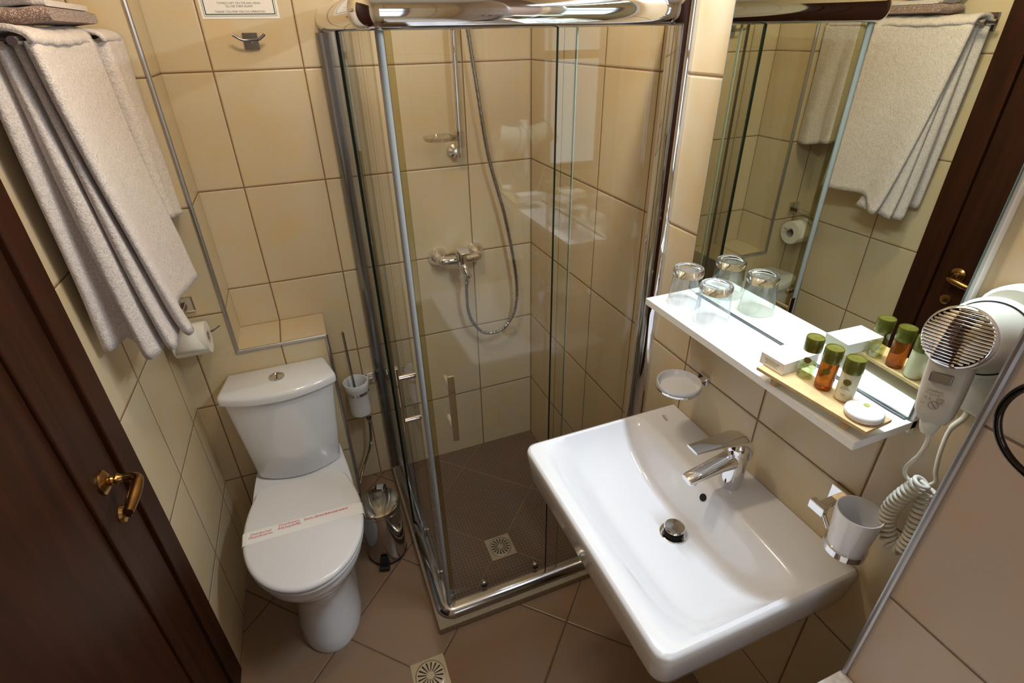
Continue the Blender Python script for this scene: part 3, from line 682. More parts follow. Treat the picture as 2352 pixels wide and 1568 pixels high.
for d, wd in ((.0065, .0009), (.0100, .0024)):
    for a in ((x0 + d, x1 - d, z0 + d, z0 + d + wd), (x0 + d, x1 - d, z1 - d - wd, z1 - d), (x0 + d, x0 + d + wd, z0 + d, z1 - d), (x1 - d - wd, x1 - d, z0 + d, z1 - d)):
        bx(b, a[0], a[1], -.0019, -.0016, a[2], a[3])
obj('printed_border', b, M_GREENINK, t, smooth=False)
MX = Matrix.Rotation(PI / 2, 4, 'X')
for body, z in (('TOWELS LEFT ON THE RAIL MEAN', 1.832), ('"ILL USE THEM AGAIN"', 1.8245), ('THANK YOU FOR YOU CO-OPERATION', 1.8115), ('TOWELS ON THE FLOOR MEAN', 1.853), ('"PLEASE CHANGE THEM"', 1.8455)):
    text('printed_text', body, .0072, M_BROWNINK, Matrix.Translation((-.895, -.0019, z)) @ MX, t)

# ------------------------------------------------------------ toilet paper holder and roll
t = thing('paper_holder', 'chrome toilet paper holder on the tiled column', 'toilet paper holder', (-1.23, -.186, 1.04))
b = B(); bx(b, -1.262, -1.212, -.198, -.1865, 1.022, 1.072); bx(b, -1.250, -1.236, -.222, -.196, 1.030, 1.048); obj('wall_plate', b, M_CHROME, t, bevel=.0018)
b = B(); pz = .968
tube(b, smoothpath([(-1.243, -.215, 1.040), (-1.262, -.232, 1.038), (-1.292, -.240, 1.02), (-1.298, -.243, .985), (-1.290, -.243, pz), (-1.25, -.243, pz), (-1.19, -.243, pz), (-1.170, -.243, pz + .003), (-1.155, -.240, pz + .012)], 6), .0042, 12); obj('wire_arm', b, M_CHROME, t)
Mr = axis_m((-1.288, -.2435, pz - .016), (1, 0, 0))
b = B(); lathe(b, [(.021, 0), (.0495, 0), (.0500, .004), (.0500, .091), (.0495, .095), (.021, .095), (.0205, .09), (.0205, .004)], seg=56, M=Mr, closed=True)
rl = obj('toilet_roll', b, M_TISSUE); tag(rl, 'white toilet paper roll hanging on the chrome holder', 'toilet roll')
b = B(); lathe(b, [(.0190, .001), (.0203, .001), (.0203, .094), (.0190, .094)], seg=36, M=Mr, closed=True); sobj('cardboard_core', b, mat('cardboard', (.42, .38, .36), .8), rl)
# folded end sheet hugging the roll
b = B(); rows = []
for k in range(9):
    a = math.radians(205 - k * 15); y = -.2435 + .0508 * math.cos(a); z = pz - .016 + .0508 * math.sin(a)
    f = k / 8
    rows.append([b.verts.new((xx, y, z)) for xx in (-1.284 + .030 * f, -1.24, -1.197 - .050 * f + .03 * f * f)])
for r0, r1 in zip(rows[:-1], rows[1:]):
    for i in range(2): b.faces.new((r0[i], r0[i + 1], r1[i + 1], r1[i]))
sobj('folded_sheet', b, M_TISSUE, rl, solid=.0008)

# ------------------------------------------------------------ towel rack, towels, mats
t = thing('towel_rack', 'chrome towel rack on the left wall, mostly hidden under towels', 'towel rack', (-1.32, -.69, 1.75))
b = B(); tube(b, [(-1.222, -.715, 1.752), (-1.205, -.20, 1.752)], .0075, 14); tube(b, [(-1.272, -.715, 1.752), (-1.268, -.20, 1.752)], .0075, 14); obj('rack_rail', b, M_CHROME, t)
for y in (-.665, -.205):
    b = B(); bx(b, xl(y) + .001, xl(y) + .012, y - .025, y + .025, 1.728, 1.778) if y < -.5 else bx(b, xl(y) + .001, xl(y) + .012, y - .015, y + .015, 1.728, 1.778)
    tube(b, [(xl(y) + .01, y, 1.752), (-1.205, y, 1.752)], .008, 14); obj('wall_bracket', b, M_CHROME_D, t, bevel=.001)

def drape(name, label, plan_f, z_lo_f, ztop, yr, cut=None, nz=26, thick=.010, group=None):
    """plan_f(s, h): plan position (x,y) of the cloth at width fraction s and height fraction h (0 bottom .. 1 top); a front sheet"""
    b = B(); grid = []
    ns = 90
    for i in range(ns + 1):
        s = i / ns; colv = []
        zl = z_lo_f(s)
        for k in range(nz + 1):
            h = k / nz; x, y = plan_f(s, h); z = zl + (ztop - zl) * h
            colv.append(b.verts.new((x, y, z)))
        grid.append(colv)
    for i in range(ns):
        for k in range(nz): b.faces.new((grid[i][k], grid[i + 1][k], grid[i + 1][k + 1], grid[i][k + 1]))
    return b, grid

def towel(name, label, keys_bot, keys_top, zlo, ztop=1.752, top_x=(-1.176, -1.278), over=.008, group=None):
    """keys: plan polylines (x,y) from the rear far corner to the front far corner; same number of knots bottom and top"""
    pb = smoothpath([(x, y, 0) for x, y in keys_bot], 8); pt = smoothpath([(x, y, 0) for x, y in keys_top], 8)
    zs = smoothpath([(z, 0, 0) for z in zlo], 8)
    n = len(pb); nz = 34; b = B(); cols = []
    for i in range(n):
        c = []
        for k in range(nz + 1):
            h = k / nz; e = h ** .75
            x = pb[i].x + (pt[i].x - pb[i].x) * e; y = pb[i].y + (pt[i].y - pb[i].y) * e
            z = zs[i].x + (ztop - zs[i].x) * h
            rip = (.0014 * math.sin(i * .31 + 6 * h) * (1 - h) + .0018 * math.sin(7 * h + i * .21)) * min(1, h * 5)
            c.append(b.verts.new((x + rip, y, z)))
        cols.append(c)
    for i in range(n - 1):
        for k in range(nz): b.faces.new((cols[i][k], cols[i + 1][k], cols[i + 1][k + 1], cols[i][k + 1]))
    return b

# bath towel: rear panel, two inner folds at the near edge, broad front panel
kb = [(-1.290, -.38), (-1.300, -.50), (-1.300, -.60), (-1.309, -.650), (-1.300, -.668), (-1.288, -.648), (-1.270, -.628), (-1.252, -.630), (-1.243, -.656), (-1.230, -.672), (-1.214, -.652), (-1.208, -.610), (-1.200, -.615), (-1.192, -.648), (-1.181, -.650), (-1.180, -.60), (-1.180, -.52), (-1.176, -.56), (-1.163, -.600), (-1.151, -.614), (-1.149, -.594), (-1.172, -.545), (-1.160, -.455), (-1.144, -.373)]
ktp = [(-1.272, -.38), (-1.274, -.50), (-1.275, -.60), (-1.275, -.645), (-1.271, -.658), (-1.264, -.645), (-1.255, -.628), (-1.249, -.622), (-1.243, -.634), (-1.236, -.640), (-1.228, -.632), (-1.222, -.61), (-1.216, -.61), (-1.210, -.63), (-1.204, -.63), (-1.200, -.61), (-1.196, -.59), (-1.190, -.61), (-1.184, -.645), (-1.176, -.655), (-1.171, -.63), (-1.170, -.55), (-1.170, -.46), (-1.171, -.378)]
zl = [1.26, 1.21, 1.19, 1.168, 1.162, 1.165, 1.17, 1.15, 1.137, 1.127, 1.13, 1.135, 1.137, 1.133, 1.135, 1.145, 1.15, 1.146, 1.146, 1.144, 1.150, 1.196, 1.195, 1.194]
tw = thing('bath_towel', 'large white terry bath towel folded over the rack, reaching lowest', 'towel', (-1.2, -.52, 1.15))
ktp = [(-1.285 + (x + 1.275) * .78 + max(0, (y + .56)) * .06, y - (.036 if y < -.56 else 0)) for x, y in ktp]
b = towel('', '', kb, ktp, zl)
o = obj('towel_cloth', b, M_TOWEL, tw, solid=.009, ang=80)
# fold of the same towel over the rack
b = B(); rings = []
for i in range(26):
    y = -.698 + (.698 - .376) * i / 25; sag = .004 * math.sin(PI * i / 25)
    r = []
    for k in range(15):
        a = PI * k / 14; r.append((-1.2425 + .0405 * math.cos(a) + i * .0004, y, 1.748 + .024 * math.sin(a) ** .7 - sag + .0012 * math.sin(i * 1.3)))
    rings.append(r)
for A, C in zip(rings[:-1], rings[1:]): pass
vr = [[b.verts.new(p) for p in r] for r in rings]
for A, C in zip(vr[:-1], vr[1:]):
    for k in range(14): b.faces.new((A[k], A[k + 1], C[k + 1], C[k]))
obj('top_fold', b, M_TOWEL, tw, solid=.010, ang=80)
# hem band along the front bottom edge
hw = thing('hand_towel', 'smaller white terry hand towel at the far end of the rack', 'towel', (-1.2, -.27, 1.33))
kb = [(-1.290, -.205), (-1.292, -.27), (-1.290, -.34), (-1.25, -.352), (-1.20, -.350), (-1.172, -.345), (-1.160, -.330), (-1.168, -.305), (-1.176, -.285), (-1.166, -.26), (-1.158, -.235), (-1.166, -.205), (-1.172, -.190)]
ktp = [(-1.270, -.198), (-1.272, -.26), (-1.272, -.335), (-1.25, -.350), (-1.20, -.350), (-1.176, -.345), (-1.170, -.330), (-1.171, -.305), (-1.173, -.285), (-1.170, -.26), (-1.169, -.235), (-1.170, -.205), (-1.172, -.195)]
b = towel('', '', kb, ktp, [1.40, 1.39, 1.38, 1.37, 1.36, 1.352, 1.347, 1.345, 1.34, 1.334, 1.33, 1.33, 1.332])
obj('towel_cloth', b, M_TOWEL, hw, solid=.008, ang=80)
b = B(); rings = []
for i in range(16):
    y = -.366 + .17 * i / 15
    rings.append([b.verts.new((-1.2215 + .0515 * math.cos(PI * k / 14), y, 1.748 + .022 * math.sin(PI * k / 14) ** .7)) for k in range(15)])
for A, C in zip(rings[:-1], rings[1:]):
    for k in range(14): b.faces.new((A[k], A[k + 1], C[k + 1], C[k]))
obj('top_fold', b, M_TOWEL, hw, solid=.009, ang=80)

def rslab(bm, x0, x1, y0, y1, z0, z1, seed=0):
    """soft folded slab, rounded at the two y ends"""
    r = (z1 - z0) / 2; zc = (z0 + z1) / 2; pr = []
    for k in range(9):
        a = PI / 2 + PI * k / 8; pr.append((y0 + r + r * math.cos(a), zc + r * math.sin(a)))
    for k in range(9):
        a = -PI / 2 + PI * k / 8; pr.append((y1 - r + r * math.cos(a), zc + r * math.sin(a)))
    n = 12; rings = []
    for i in range(n + 1):
        f = i / n; x = x0 + (x1 - x0) * f; q = 1 - .25 * (abs(2 * f - 1) ** 6); wv = .0015 * math.sin(f * 9 + seed)
        rings.append([Vector((x, y, zc + (z - zc) * q + wv)) for y, z in pr])
    return loft(bm, rings)
mt = thing('bath_mat', 'brown and cream knitted bath mat folded flat on the towels, under the white cloth', 'bath mat', (-1.23, -.42, 1.776), 'knitted bath mats on the towel rack')
b = B(); rslab(b, -1.302, -1.190, -.592, -.262, 1.7785, 1.804); obj('folded_mat', b, M_MAT, mt)
mt = thing('face_cloth', 'thin white folded cloth lying between the two brown mats', 'towel', (-1.23, -.42, 1.803))
b = B(); rslab(b, -1.297, -1.197, -.570, -.285, 1.8055, 1.8185, 2); obj('folded_cloth', b, M_TOWEL, mt)
mt = thing('bath_mat', 'brown knitted bath mat folded on the white cloth, topmost on the rack', 'bath mat', (-1.25, -.52, 1.82), 'knitted bath mats on the towel rack')
b = B(); rslab(b, -1.300, -1.200, -.592, -.44, 1.8205, 1.848, 4); obj('folded_mat', b, M_MAT, mt)

# ------------------------------------------------------------ mirror, shelf
t = thing('mirror_shelf', 'frameless wall mirror on a white board with a white shelf along its foot', 'mirror', (0, -1.26, 1.19))
b = B(); bx(b, -.0135, -.0005, -1.541, -.990, 1.185, 1.93); obj('backing_board', b, M_WHITE, t, bevel=.001)
b = B(); bx(b, -.018, -.0137, -1.534, -.990, 1.2105, 1.925); obj('mirror_pane', b, M_MIRROR, t, smooth=False)
b = B(); M_RIM = mat('mirror_rim', (.12, .16, .15), .2); bx(b, -.0182, -.0136, -1.5355, -1.5345, 1.2105, 1.925); obj('mirror_edge', b, M_RIM, t, smooth=False)
b = B(); bx(b, -.0182, -.0136, -.9895, -.9885, 1.2105, 1.925); obj('mirror_edge', b, M_RIM, t, smooth=False)
b = B(); bx(b, -.140, -.0006, -1.541, -.992, 1.1925, 1.2085); obj('shelf_board', b, M_WHITE, t, bevel=.0008)
b = B(); tube(b, [(-.0200, -1.02, 1.2095), (-.0200, -1.25, 1.2095), (-.0205, -1.40, 1.2097), (-.0195, -1.45, 1.2097), (-.0215, -1.50, 1.2099), (-.0205, -1.532, 1.21)], .0022, 8); obj('silicone_joint', b, M_SILICONE, t)

# glasses upside down on the shelf
def glass(loc, label):
    t = thing('drinking_glass', label, 'glass', loc, 'upturned drinking glasses')
    x, y, z = loc
    b = B(); lathe(b, [(.0365, 0), (.0375, .0008), (.0372, .002), (.0322, .070), (.0312, .070), (.0362, .002)], loc, 56, closed=True); obj('glass_wall', b, M_CLEAR, t)
    b = B(); lathe(b, [(0, .066), (.026, .067), (.0312, .069), (.0335, .074), (.0335, .083), (.0315, .0865), (.0265, .087), (.0235, .084), (.020, .0825), (0, .0825)], loc, 56); obj('thick_base', b, M_BASE, t)
glass((-.077, -1.049, 1.2087), 'upturned clear drinking glass nearest the shower')
glass((-.080, -1.143, 1.2087), 'upturned clear drinking glass nearer the soap box')

# bamboo tray
ft = (-.157, -1.342); a_t = math.atan2(.020, -.195)      # long axis along -y, slightly turned
tr = thing('bamboo_tray', 'low bamboo tray on little feet overhanging the shelf edge', 'tray', (-.12, -1.44, 1.2087))
MT = Matrix.Translation((-.1155, -1.4465, 0)) @ Matrix.Rotation(math.radians(5), 4, 'Z')
b = B(); bx(b, -.031, .031, -.100, .100, 1.2285, 1.2345, MT); obj('tray_board', b, M_BAMBOO, tr, bevel=.0006)
for y in (-.062, .070):
    b = B(); bx(b, -.020, .026, y - .005, y + .005, 1.2088, 1.2284, MT); obj('tray_foot', b, M_BAMBOO, tr, bevel=.0005)
def tp(u, v, z): return MT @ Vector((u, v, z))
# soap carton
bxm = thing('soap_carton', 'flat white card soap box with fine grey print on the bamboo tray', 'box', (-.10, -1.363, 1.2347))
MB_ = Matrix.Translation((-.1385, -1.3635, 0)) @ Matrix.Rotation(math.radians(3), 4, 'Z')
b = B(); bx(b, 0, .085, -.0245, .0245, 1.2347, 1.2567, MB_); obj('carton_box', b, M_PAPER, bxm, bevel=.0005)
b = B(); bx(b, .003, .0034, -.0235, .0235, 1.2568, 1.25685, MB_); obj('carton_flap_line', b, M_GREY, bxm, smooth=False)
MS = MB_ @ Matrix(((0, 0, -1, -.0003), (-1, 0, 0, 0), (0, 1, 0, 1.2455), (0, 0, 0, 1)))
text('printed_text', 'soap savon jabon seife\nsodium palmate aqua\nglycerin parfum\n30 g net wt 1.05 oz', .0034, M_GREY, MS, bxm, extrude=.00003)
MTp = MB_ @ Matrix.Translation((.045, -.002, 1.2569)) @ Matrix.Rotation(-PI / 2, 4, 'Z')
text('printed_text', 'olive oil\nnatural soap', .008, M_FAINT, MTp, bxm, extrude=.00003)

def bottle(u, v, kind, label):
    loc = tp(u, v, 1.2347); t = thing('toiletry_bottle', label, 'bottle', tuple(loc), 'toiletry bottles on the bamboo tray')
    L3 = tuple(loc); r = .0136
    prof = [(0, 0), (.0115, 0), (.0132, .002), (r, .006), (r, .048), (.0125, .0525), (0, .0525)]
    if kind == 1:
        b = B(); lathe(b, prof, L3, 40); obj('bottle_body', b, M_CLEAR, t)
        b = B(); lathe(b, [(0, .004), (.0125, .004), (.0128, .026), (0, .026)], L3, 36); obj('liquid', b, M_LIQ1, t)
    elif kind == 2:
        b = B(); lathe(b, prof, L3, 40); obj('bottle_body', b, M_LIQ2, t)
    else:
        b = B(); lathe(b, prof, L3, 40); obj('bottle_body', b, M_LIQ3, t)
    b = B(); lathe(b, [(0, .0515), (.0138, .0515), (.0142, .053), (.0142, .0745), (.0135, .0762), (.0124, .0762), (.0118, .0752), (.002, .0750), (.0012, .0757), (0, .0758)], L3, 44); obj('bottle_cap', b, M_CAP, t)
    # emblem and lettering on the side facing the room
    dirv = Vector((-.90, -.44, 0)).normalized(); side = Vector((-dirv.y, dirv.x, 0))
    b = B(); rows = [[] for _ in range(5)]
    for j in range(5):
        for k in range(24):
            a = 2 * PI * k / 24; q = .0058 * max(j, .02) / 4; du = q * math.cos(a); dz = q * math.sin(a)
            d = dirv * math.cos(du / r) + side * math.sin(du / r); rows[j].append(b.verts.new(loc + d * (r + .0003) + Vector((0, 0, .037 + dz))))
    for j in range(4):
        for k in range(24): b.faces.new((rows[j][k], rows[j][(k + 1) % 24], rows[j + 1][(k + 1) % 24], rows[j + 1][k]))
    obj('printed_emblem', b, M_OLIVE, t, smooth=False)
    for body, z, s in (('HOTEL', .0285, .0032), ('PALMYRA', .0250, .0034), ('BODY', .0145, .0026), ('CARE', .0118, .0022)):
        Mx = Matrix((side, Vector((0, 0, 1)), dirv)).transposed().to_4x4(); Mx.translation = loc + dirv * (r + .0004) + Vector((0, 0, z))
        text('printed_text', body, s, M_OLIVE, Mx, t, extrude=.00003)
bottle(.018, .0425, 1, 'toiletry bottle of clear pale green liquid, next to the soap box')
bottle(.014, .0055, 2, 'toiletry bottle of amber liquid, middle of the three')
bottle(.015, -.030, 3, 'toiletry bottle of cream lotion, next to the round soap')
c = tp(.000, -.0735, 1.2347)
t = thing('wrapped_soap', 'round soap wrapped in pleated white paper at the tray end', 'soap', tuple(c))
b = B(); n = 72; rings = []
for r, z in ((.020, 0), (.0245, .001), (.0262, .004), (.0262, .009), (.0245, .0125), (.0195, .0142), (.010, .0148)):
    rings.append([Vector((c.x + (r + (.0011 * (k % 2) if .003 < z < .0135 else 0)) * math.cos(2 * PI * k / n), c.y + (r + (.0011 * (k % 2) if .003 < z < .0135 else 0)) * math.sin(2 * PI * k / n), c.z + z + .0006 * math.sin(3.3 * k))) for k in range(n)])
loft(b, rings); obj('soap_wrap', b, M_PAPER, t, ang=80)
b = B(); lathe(b, [(0, .0156), (.0046, .0156)], (c.x + .008, c.y + .004, c.z), 20); obj('printed_emblem', b, mat('lime_ink', (.42, .45, .10), .6), t, smooth=False)
text('printed_text', 'HOTEL\nolive soap', .0032, M_FAINT, Matrix.Translation((c.x - .004, c.y - .002, c.z + .0157)) @ Matrix.Rotation(-1.0, 4, 'Z'), t, extrude=.00003)

# ------------------------------------------------------------ washbasin
t = thing('washbasin', 'wide white rectangular wall-hung washbasin with a shallow sloping bowl', 'washbasin', (0, -1.27, .70))
X0, X1, Y0, Y1, ZT = -.448, -.001, -1.560, -.980, .855
def rr(x0, x1, y0, y1, r, z, n=6):
    pts = []
    for cx, cy, a0 in ((x1 - .002, y1 - .002, 0), (x0 + r, y1 - r, PI / 2), (x0 + r, y0 + r, PI), (x1 - .002, y0 + .002, 1.5 * PI)):
        rad = r if cx < -.1 else .002
        for k in range(n + 1):
            a = a0 + PI / 2 * k / n; pts.append(Vector((cx + rad * math.cos(a), cy + rad * math.sin(a), z)))
    return pts
# outer shell
b = B()
loft(b, [rr(-.36, X1, Y0 + .07, Y1 - .07, .04, .700), rr(-.405, X1, Y0 + .035, Y1 - .035, .035, .712), rr(-.425, X1, Y0 + .018, Y1 - .018, .032, .730), rr(-.438, X1, Y0 + .008, Y1 - .008, .030, .765), rr(X0 + .003, X1, Y0 + .003, Y1 - .003, .028, .82), rr(X0, X1, Y0, Y1, .028, .845), rr(X0 + .002, X1, Y0 + .002, Y1 - .002, .028, .852), rr(X0 + .008, X1, Y0 + .008, Y1 - .008, .026, ZT)], cap0=True, cap1=False)
# inner basin heightfield, edge stitched loosely under the rim
NX, NY = 56, 72
def bz(x, y):
    u = (y + 1.270) / .272                       # -1..1 along the basin
    xb, xf = -.105, -.430                        # wall side and room side of the bowl
    if abs(u) >= 1 or x >= xb or x <= xf: return ZT
    v = (x - xf) / (xb - xf)                     # 0 room side .. 1 wall side
    gu = (1 - abs(u) ** 3.0)
    gv = min(1, v / .36); gv = gv * gv * (3 - 2 * gv) if v < .36 else 1
    gw = min(1, (1 - v) / .22); gw = gw * gw * (3 - 2 * gw) if (1 - v) < .22 else 1
    d = .108 * (gu ** .66) * gv * gw * (.82 + .18 * v)
    e = d / (d + .004) * (d)
    return ZT - e
x_lo, x_hi, y_lo, y_hi = X0 + .008, X1, Y0 + .008, Y1 - .008
g = []
for i in range(NX + 1):
    row = []
    for j in range(NY + 1):
        x = x_lo + (x_hi - x_lo) * i / NX; y = y_lo + (y_hi - y_lo) * j / NY
        # pull the grid corners on the room side onto the rounded outline
        rcor = .026; cx = x_lo + rcor
        for cy, sgn in ((y_lo + rcor, -1), (y_hi - rcor, 1)):
            if x < cx and (y - cy) * sgn > 0:
                dx, dy = x - cx, y - cy; m = max(abs(dx), abs(dy)); l = math.hypot(dx, dy)
                if l > 0: x, y = cx + dx * m / l, cy + dy * m / l
        row.append(b.verts.new((x, y, bz(x, y))))
    g.append(row)
for i in range(NX):
    for j in range(NY): b.faces.new((g[i][j], g[i + 1][j], g[i + 1][j + 1], g[i][j + 1]))
bmesh.ops.remove_doubles(b, verts=b.verts, dist=.0004)
obj('basin_body', b, M_CER, t, ang=50)
# drain plug and overflow
dx_, dy_ = -.2065, -1.286; dz = bz(dx_, dy_)
dr = thing('basin_waste', 'chrome pop-up waste, half raised, in the bottom of the washbasin', 'basin plug', (dx_, dy_, dz))
b = B(); lathe(b, [(.020, -.012), (.0225, .0004), (.0295, .0016), (.0315, .0006), (.0318, -.002), (.021, -.012)], (dx_, dy_, dz + .003), 44); obj('waste_ring', b, M_CHROME, dr)
b = B(); lathe(b, [(0, .0), (.0215, .0), (.0215, .0005), (0, .0005)], (dx_, dy_, dz + .001), 36); obj('waste_hole', b, M_DARK, dr, smooth=False)
b = B(); lathe(b, [(0, .010), (.020, .010), (.0232, .012), (.0238, .0145), (.022, .0165), (0, .0185)], (dx_ + .002, dy_ + .002, dz + .004), 44); obj('plug_disc', b, M_CHROME, dr)
b = B(); M = axis_m((-.1300, -1.276, bz(-.1300, -1.276) + .0016), (-.80, 0, .60)); lathe(b, [(0, .0), (.0088, .0), (.0088, .0006), (0, .0006)], seg=28, M=M); obj('overflow_hole', b, M_DARK, t, smooth=False)
text('printed_text', 'Gala', .014, M_GREY, Matrix.Translation((-.058, -1.028, ZT + .0003)) @ Matrix.Rotation(-PI / 2 - .1, 4, 'Z') @ Matrix.Shear('XZ', 4, (0, 0)), t, extrude=.00003)

# faucet
fx, fy = -.066, -1.281
t = thing('basin_faucet', 'chrome single-lever basin faucet on the washbasin ledge', 'faucet', (fx, fy, ZT))
b = B(); lathe(b, [(0, .0), (.0245, .0), (.0250, .004), (.0242, .03), (.0232, .06), (.0225, .085), (.0200, .098), (0, .104)], (fx, fy, ZT), 40)
obj('faucet_body', b, M_CHROME, t, ang=60)
def flatsweep(bm, path):
    """path: (x, z, half width, half thickness); section stays square to the path in the xz plane"""
    rings = []
    for i, (x, z, hw_, hh) in enumerate(path):
        p, q = path[max(i - 1, 0)], path[min(i + 1, len(path) - 1)]
        tx, tz = q[0] - p[0], q[1] - p[1]; l = math.hypot(tx, tz); nx, nz = tz / l, -tx / l
        r = []
        for k in range(24):
            a = 2 * PI * k / 24; ca, sa = math.cos(a), math.sin(a)
            w_ = hw_ * abs(ca) ** .75 * (1 if ca > 0 else -1); h_ = hh * abs(sa) ** .75 * (1 if sa > 0 else -1)
            r.append(Vector((x + nx * h_, fy + w_, z + nz * h_)))
        rings.append(r)
    return loft(bm, rings)
b = B(); flatsweep(b, [(fx + .006, .928, .0205, .022), (fx - .020, .931, .0200, .0195), (fx - .050, .928, .0185, .0145), (fx - .090, .921, .0170, .0115), (fx - .121, .9155, .0160, .0100), (fx - .129, .9140, .0142, .0078)]); obj('faucet_spout', b, M_CHROME, t, ang=50)
b = B(); lathe(b, [(0, 0), (.0108, 0), (.0108, .010), (0, .010)], (fx - .112, fy, .8995), 24); obj('aerator', b, M_CHROME, t)
b = B(); flatsweep(b, [(fx + .0235, .915, .010, .002), (fx + .0245, .930, .0175, .004), (fx + .0235, .950, .0215, .007), (fx + .016, .970, .0235, .0105), (fx + .002, .985, .0240, .0120), (fx - .018, .993, .0235, .0105), (fx - .042, .996, .0210, .0075), (fx - .070, .998, .0190, .0055), (fx - .105, .999, .0175, .0040), (fx - .130, .9995, .0165, .0032)])
lathe(b, [(0, .950), (.0212, .950), (.0225, .962), (.018, .978), (0, .984)], (fx, fy, 0), 32); obj('faucet_lever', b, M_CHROME, t, ang=60)
b = B(); tube(b, [(fx + .033, fy - .004, ZT), (fx + .033, fy - .004, .940)], .0022, 10); lathe(b, [(0, .0), (.005, .002), (.0055, .008), (.003, .012), (0, .012)], (fx + .033, fy - .004, .936), 16); obj('popup_rod', b, M_CHROME, t)

# ------------------------------------------------------------ wall soap dish
c = (-.087, -1.089, .998)
t = thing('soap_dish', 'round white ceramic soap dish on the wall under the shelf', 'soap dish', c)
b = B(); lathe(b, [(0, 0), (.040, 0), (.0475, .004), (.0515, .012), (.0525, .021), (.0515, .0225), (.0498, .0215), (.0475, .012), (.042, .0065), (0, .006)], c, 52); obj('dish', b, M_CER, t)
b = B(); bx(b, -.010, -.0005, -1.098, -1.066, .988, 1.012); tube(b, [(-.008, -1.089, 1.006), (-.036, -1.089, 1.006)], .006, 12); lathe(b, [(.0516, .006), (.0545, .006), (.0545, .012), (.0516, .012)], c, 44, closed=True); obj('dish_holder', b, M_CHROME, t, bevel=.001)

# ------------------------------------------------------------ tumbler holder
c = (-.072, -1.553, .944)
t = thing('tumbler', 'white ceramic toothbrush tumbler right of the washbasin, sitting in a chrome ring', 'tumbler', c)
b = B(); lathe(b, [(0, 0), (.026, 0), (.0295, .004), (.0310, .02), (.0368, .098), (.0362, .1005), (.0345, .1005), (.0338, .098), (.0285, .02), (0, .008)], c, 52); obj('cup', b, M_CER, t)
t = thing('tumbler_holder', 'square chrome wall holder carrying the white tumbler', 'holder', (0, -1.49, .96))
b = B(); lathe(b, [(.0312, .0), (.0345, .0), (.0345, .013), (.0312, .013)], (c[0], c[1], c[2] + .007), 48, closed=True); obj('holder_ring', b, M_CHROME, t)
b = B(); bx(b, -.012, -.0005, -1.504, -1.460, .955, 1.000); bx(b, -.062, -.01, -1.489, -1.474, .974, .986); bx(b, -.072, -.058, -1.498, -1.466, .9705, .990); tube(b, [(-.066, -1.497, .976), (-.070, -1.515, .960)], .004, 10); obj('holder_arm', b, M_CHROME, t, bevel=.0015)

# ------------------------------------------------------------ hair dryer
t = thing('dryer_mount', 'white plastic wall mount with a round socket for the hair dryer', 'wall mount', (0, -1.6, 1.28))
def rrect(y0, y1, z0, z1, r, x, n=7, top_r=None):
    pts = []
    for cy, cz, a0, rad in ((y1, z1, 0, top_r or r), (y0, z1, PI / 2, top_r or r), (y0, z0, PI, r), (y1, z0, 1.5 * PI, r)):
        sy = -1 if cy == y1 else 1; sz = -1 if cz == z1 else 1
        for k in range(n + 1):
            a = a0 + PI / 2 * k / n; pts.append(Vector((x, cy + sy * rad + rad * math.cos(a), cz + sz * rad + rad * math.sin(a))))
    return pts
b = B(); loft(b, [rrect(-1.646, -1.553, 1.272, 1.465, .012, -.0006, top_r=.045), rrect(-1.646, -1.553, 1.272, 1.465, .012, -.020, top_r=.045), rrect(-1.642, -1.557, 1.276, 1.461, .012, -.026, top_r=.042)]); mb = obj('mount_base', b, M_DRY, t, ang=50)
b = B(); bx(b, -.0266, -.0262, -1.600, -1.572, 1.330, 1.346); sobj('shaver_window', b, mat('smoked_window', (.25, .24, .18), .3), mb, smooth=False)
A0 = Vector((-.026, -1.590, 1.390)); A1 = Vector((-.122, -1.597, 1.417)); ax = (A1 - A0).normalized()
Ms = axis_m(A0, ax); L_ = (A1 - A0).length
b = B(); lathe(b, [(0, 0), (.054, 0), (.055, .006), (.0545, .016), (.0515, .022), (.045, .024), (0, .024)], seg=56, M=Ms); obj('socket_ring', b, M_DRY, t, ang=60)
b = B(); lathe(b, [(.0474, .0238), (.0492, .0238), (.0492, .0246), (.0474, .0246)], seg=56, M=Ms, closed=True); obj('socket_gap', b, M_DARK, t, smooth=False)
t = thing('hair_dryer', 'white wall hair dryer with a chrome grille held in its round mount', 'hair dryer', tuple(A1))
b = B(); lathe(b, [(0, .0255), (.047, .0255), (.0465, .032), (.043, .05), (.0405, .075), (.0405, L_ - .010), (.0395, L_ - .004), (.036, L_), (0, L_)], seg=56, M=Ms); obj('dryer_head', b, M_DRY, t, ang=60)
Mg = axis_m(A1, ax)
b = B(); lathe(b, [(.0392, -.006), (.0398, .0), (.0385, .003), (.0362, .0045), (.0355, .002), (.037, -.002)], seg=56, M=Mg, closed=True)
for k in range(-8, 9):
    yv = k * .0042; hw_ = math.sqrt(max(0, .036 ** 2 - yv ** 2)); n = 14
    pts = [Mg @ Vector((-hw_ + 2 * hw_ * i / n, yv + .10 * (-hw_ + 2 * hw_ * i / n), .003 + .009 * (1 - ((-hw_ + 2 * hw_ * i / n) ** 2 + yv ** 2) / .036 ** 2))) for i in range(n + 1)]
    tube(b, pts, .0018, 8)
for yv in (0,):
    hw_ = math.sqrt(max(0, .036 ** 2 - yv ** 2)); n = 14
    pts = [Mg @ Vector((yv, -hw_ + 2 * hw_ * i / n, .0015 + .009 * (1 - ((-hw_ + 2 * hw_ * i / n) ** 2 + yv ** 2) / .036 ** 2))) for i in range(n + 1)]
    tube(b, pts, .0008, 6)
gr = obj('intake_grille', b, M_CHROME, t)
b = B(); lathe(b, [(0, .0008), (.036, .0008)], seg=40, M=Mg); sobj('grille_backing', b, M_DARK, gr, smooth=False)
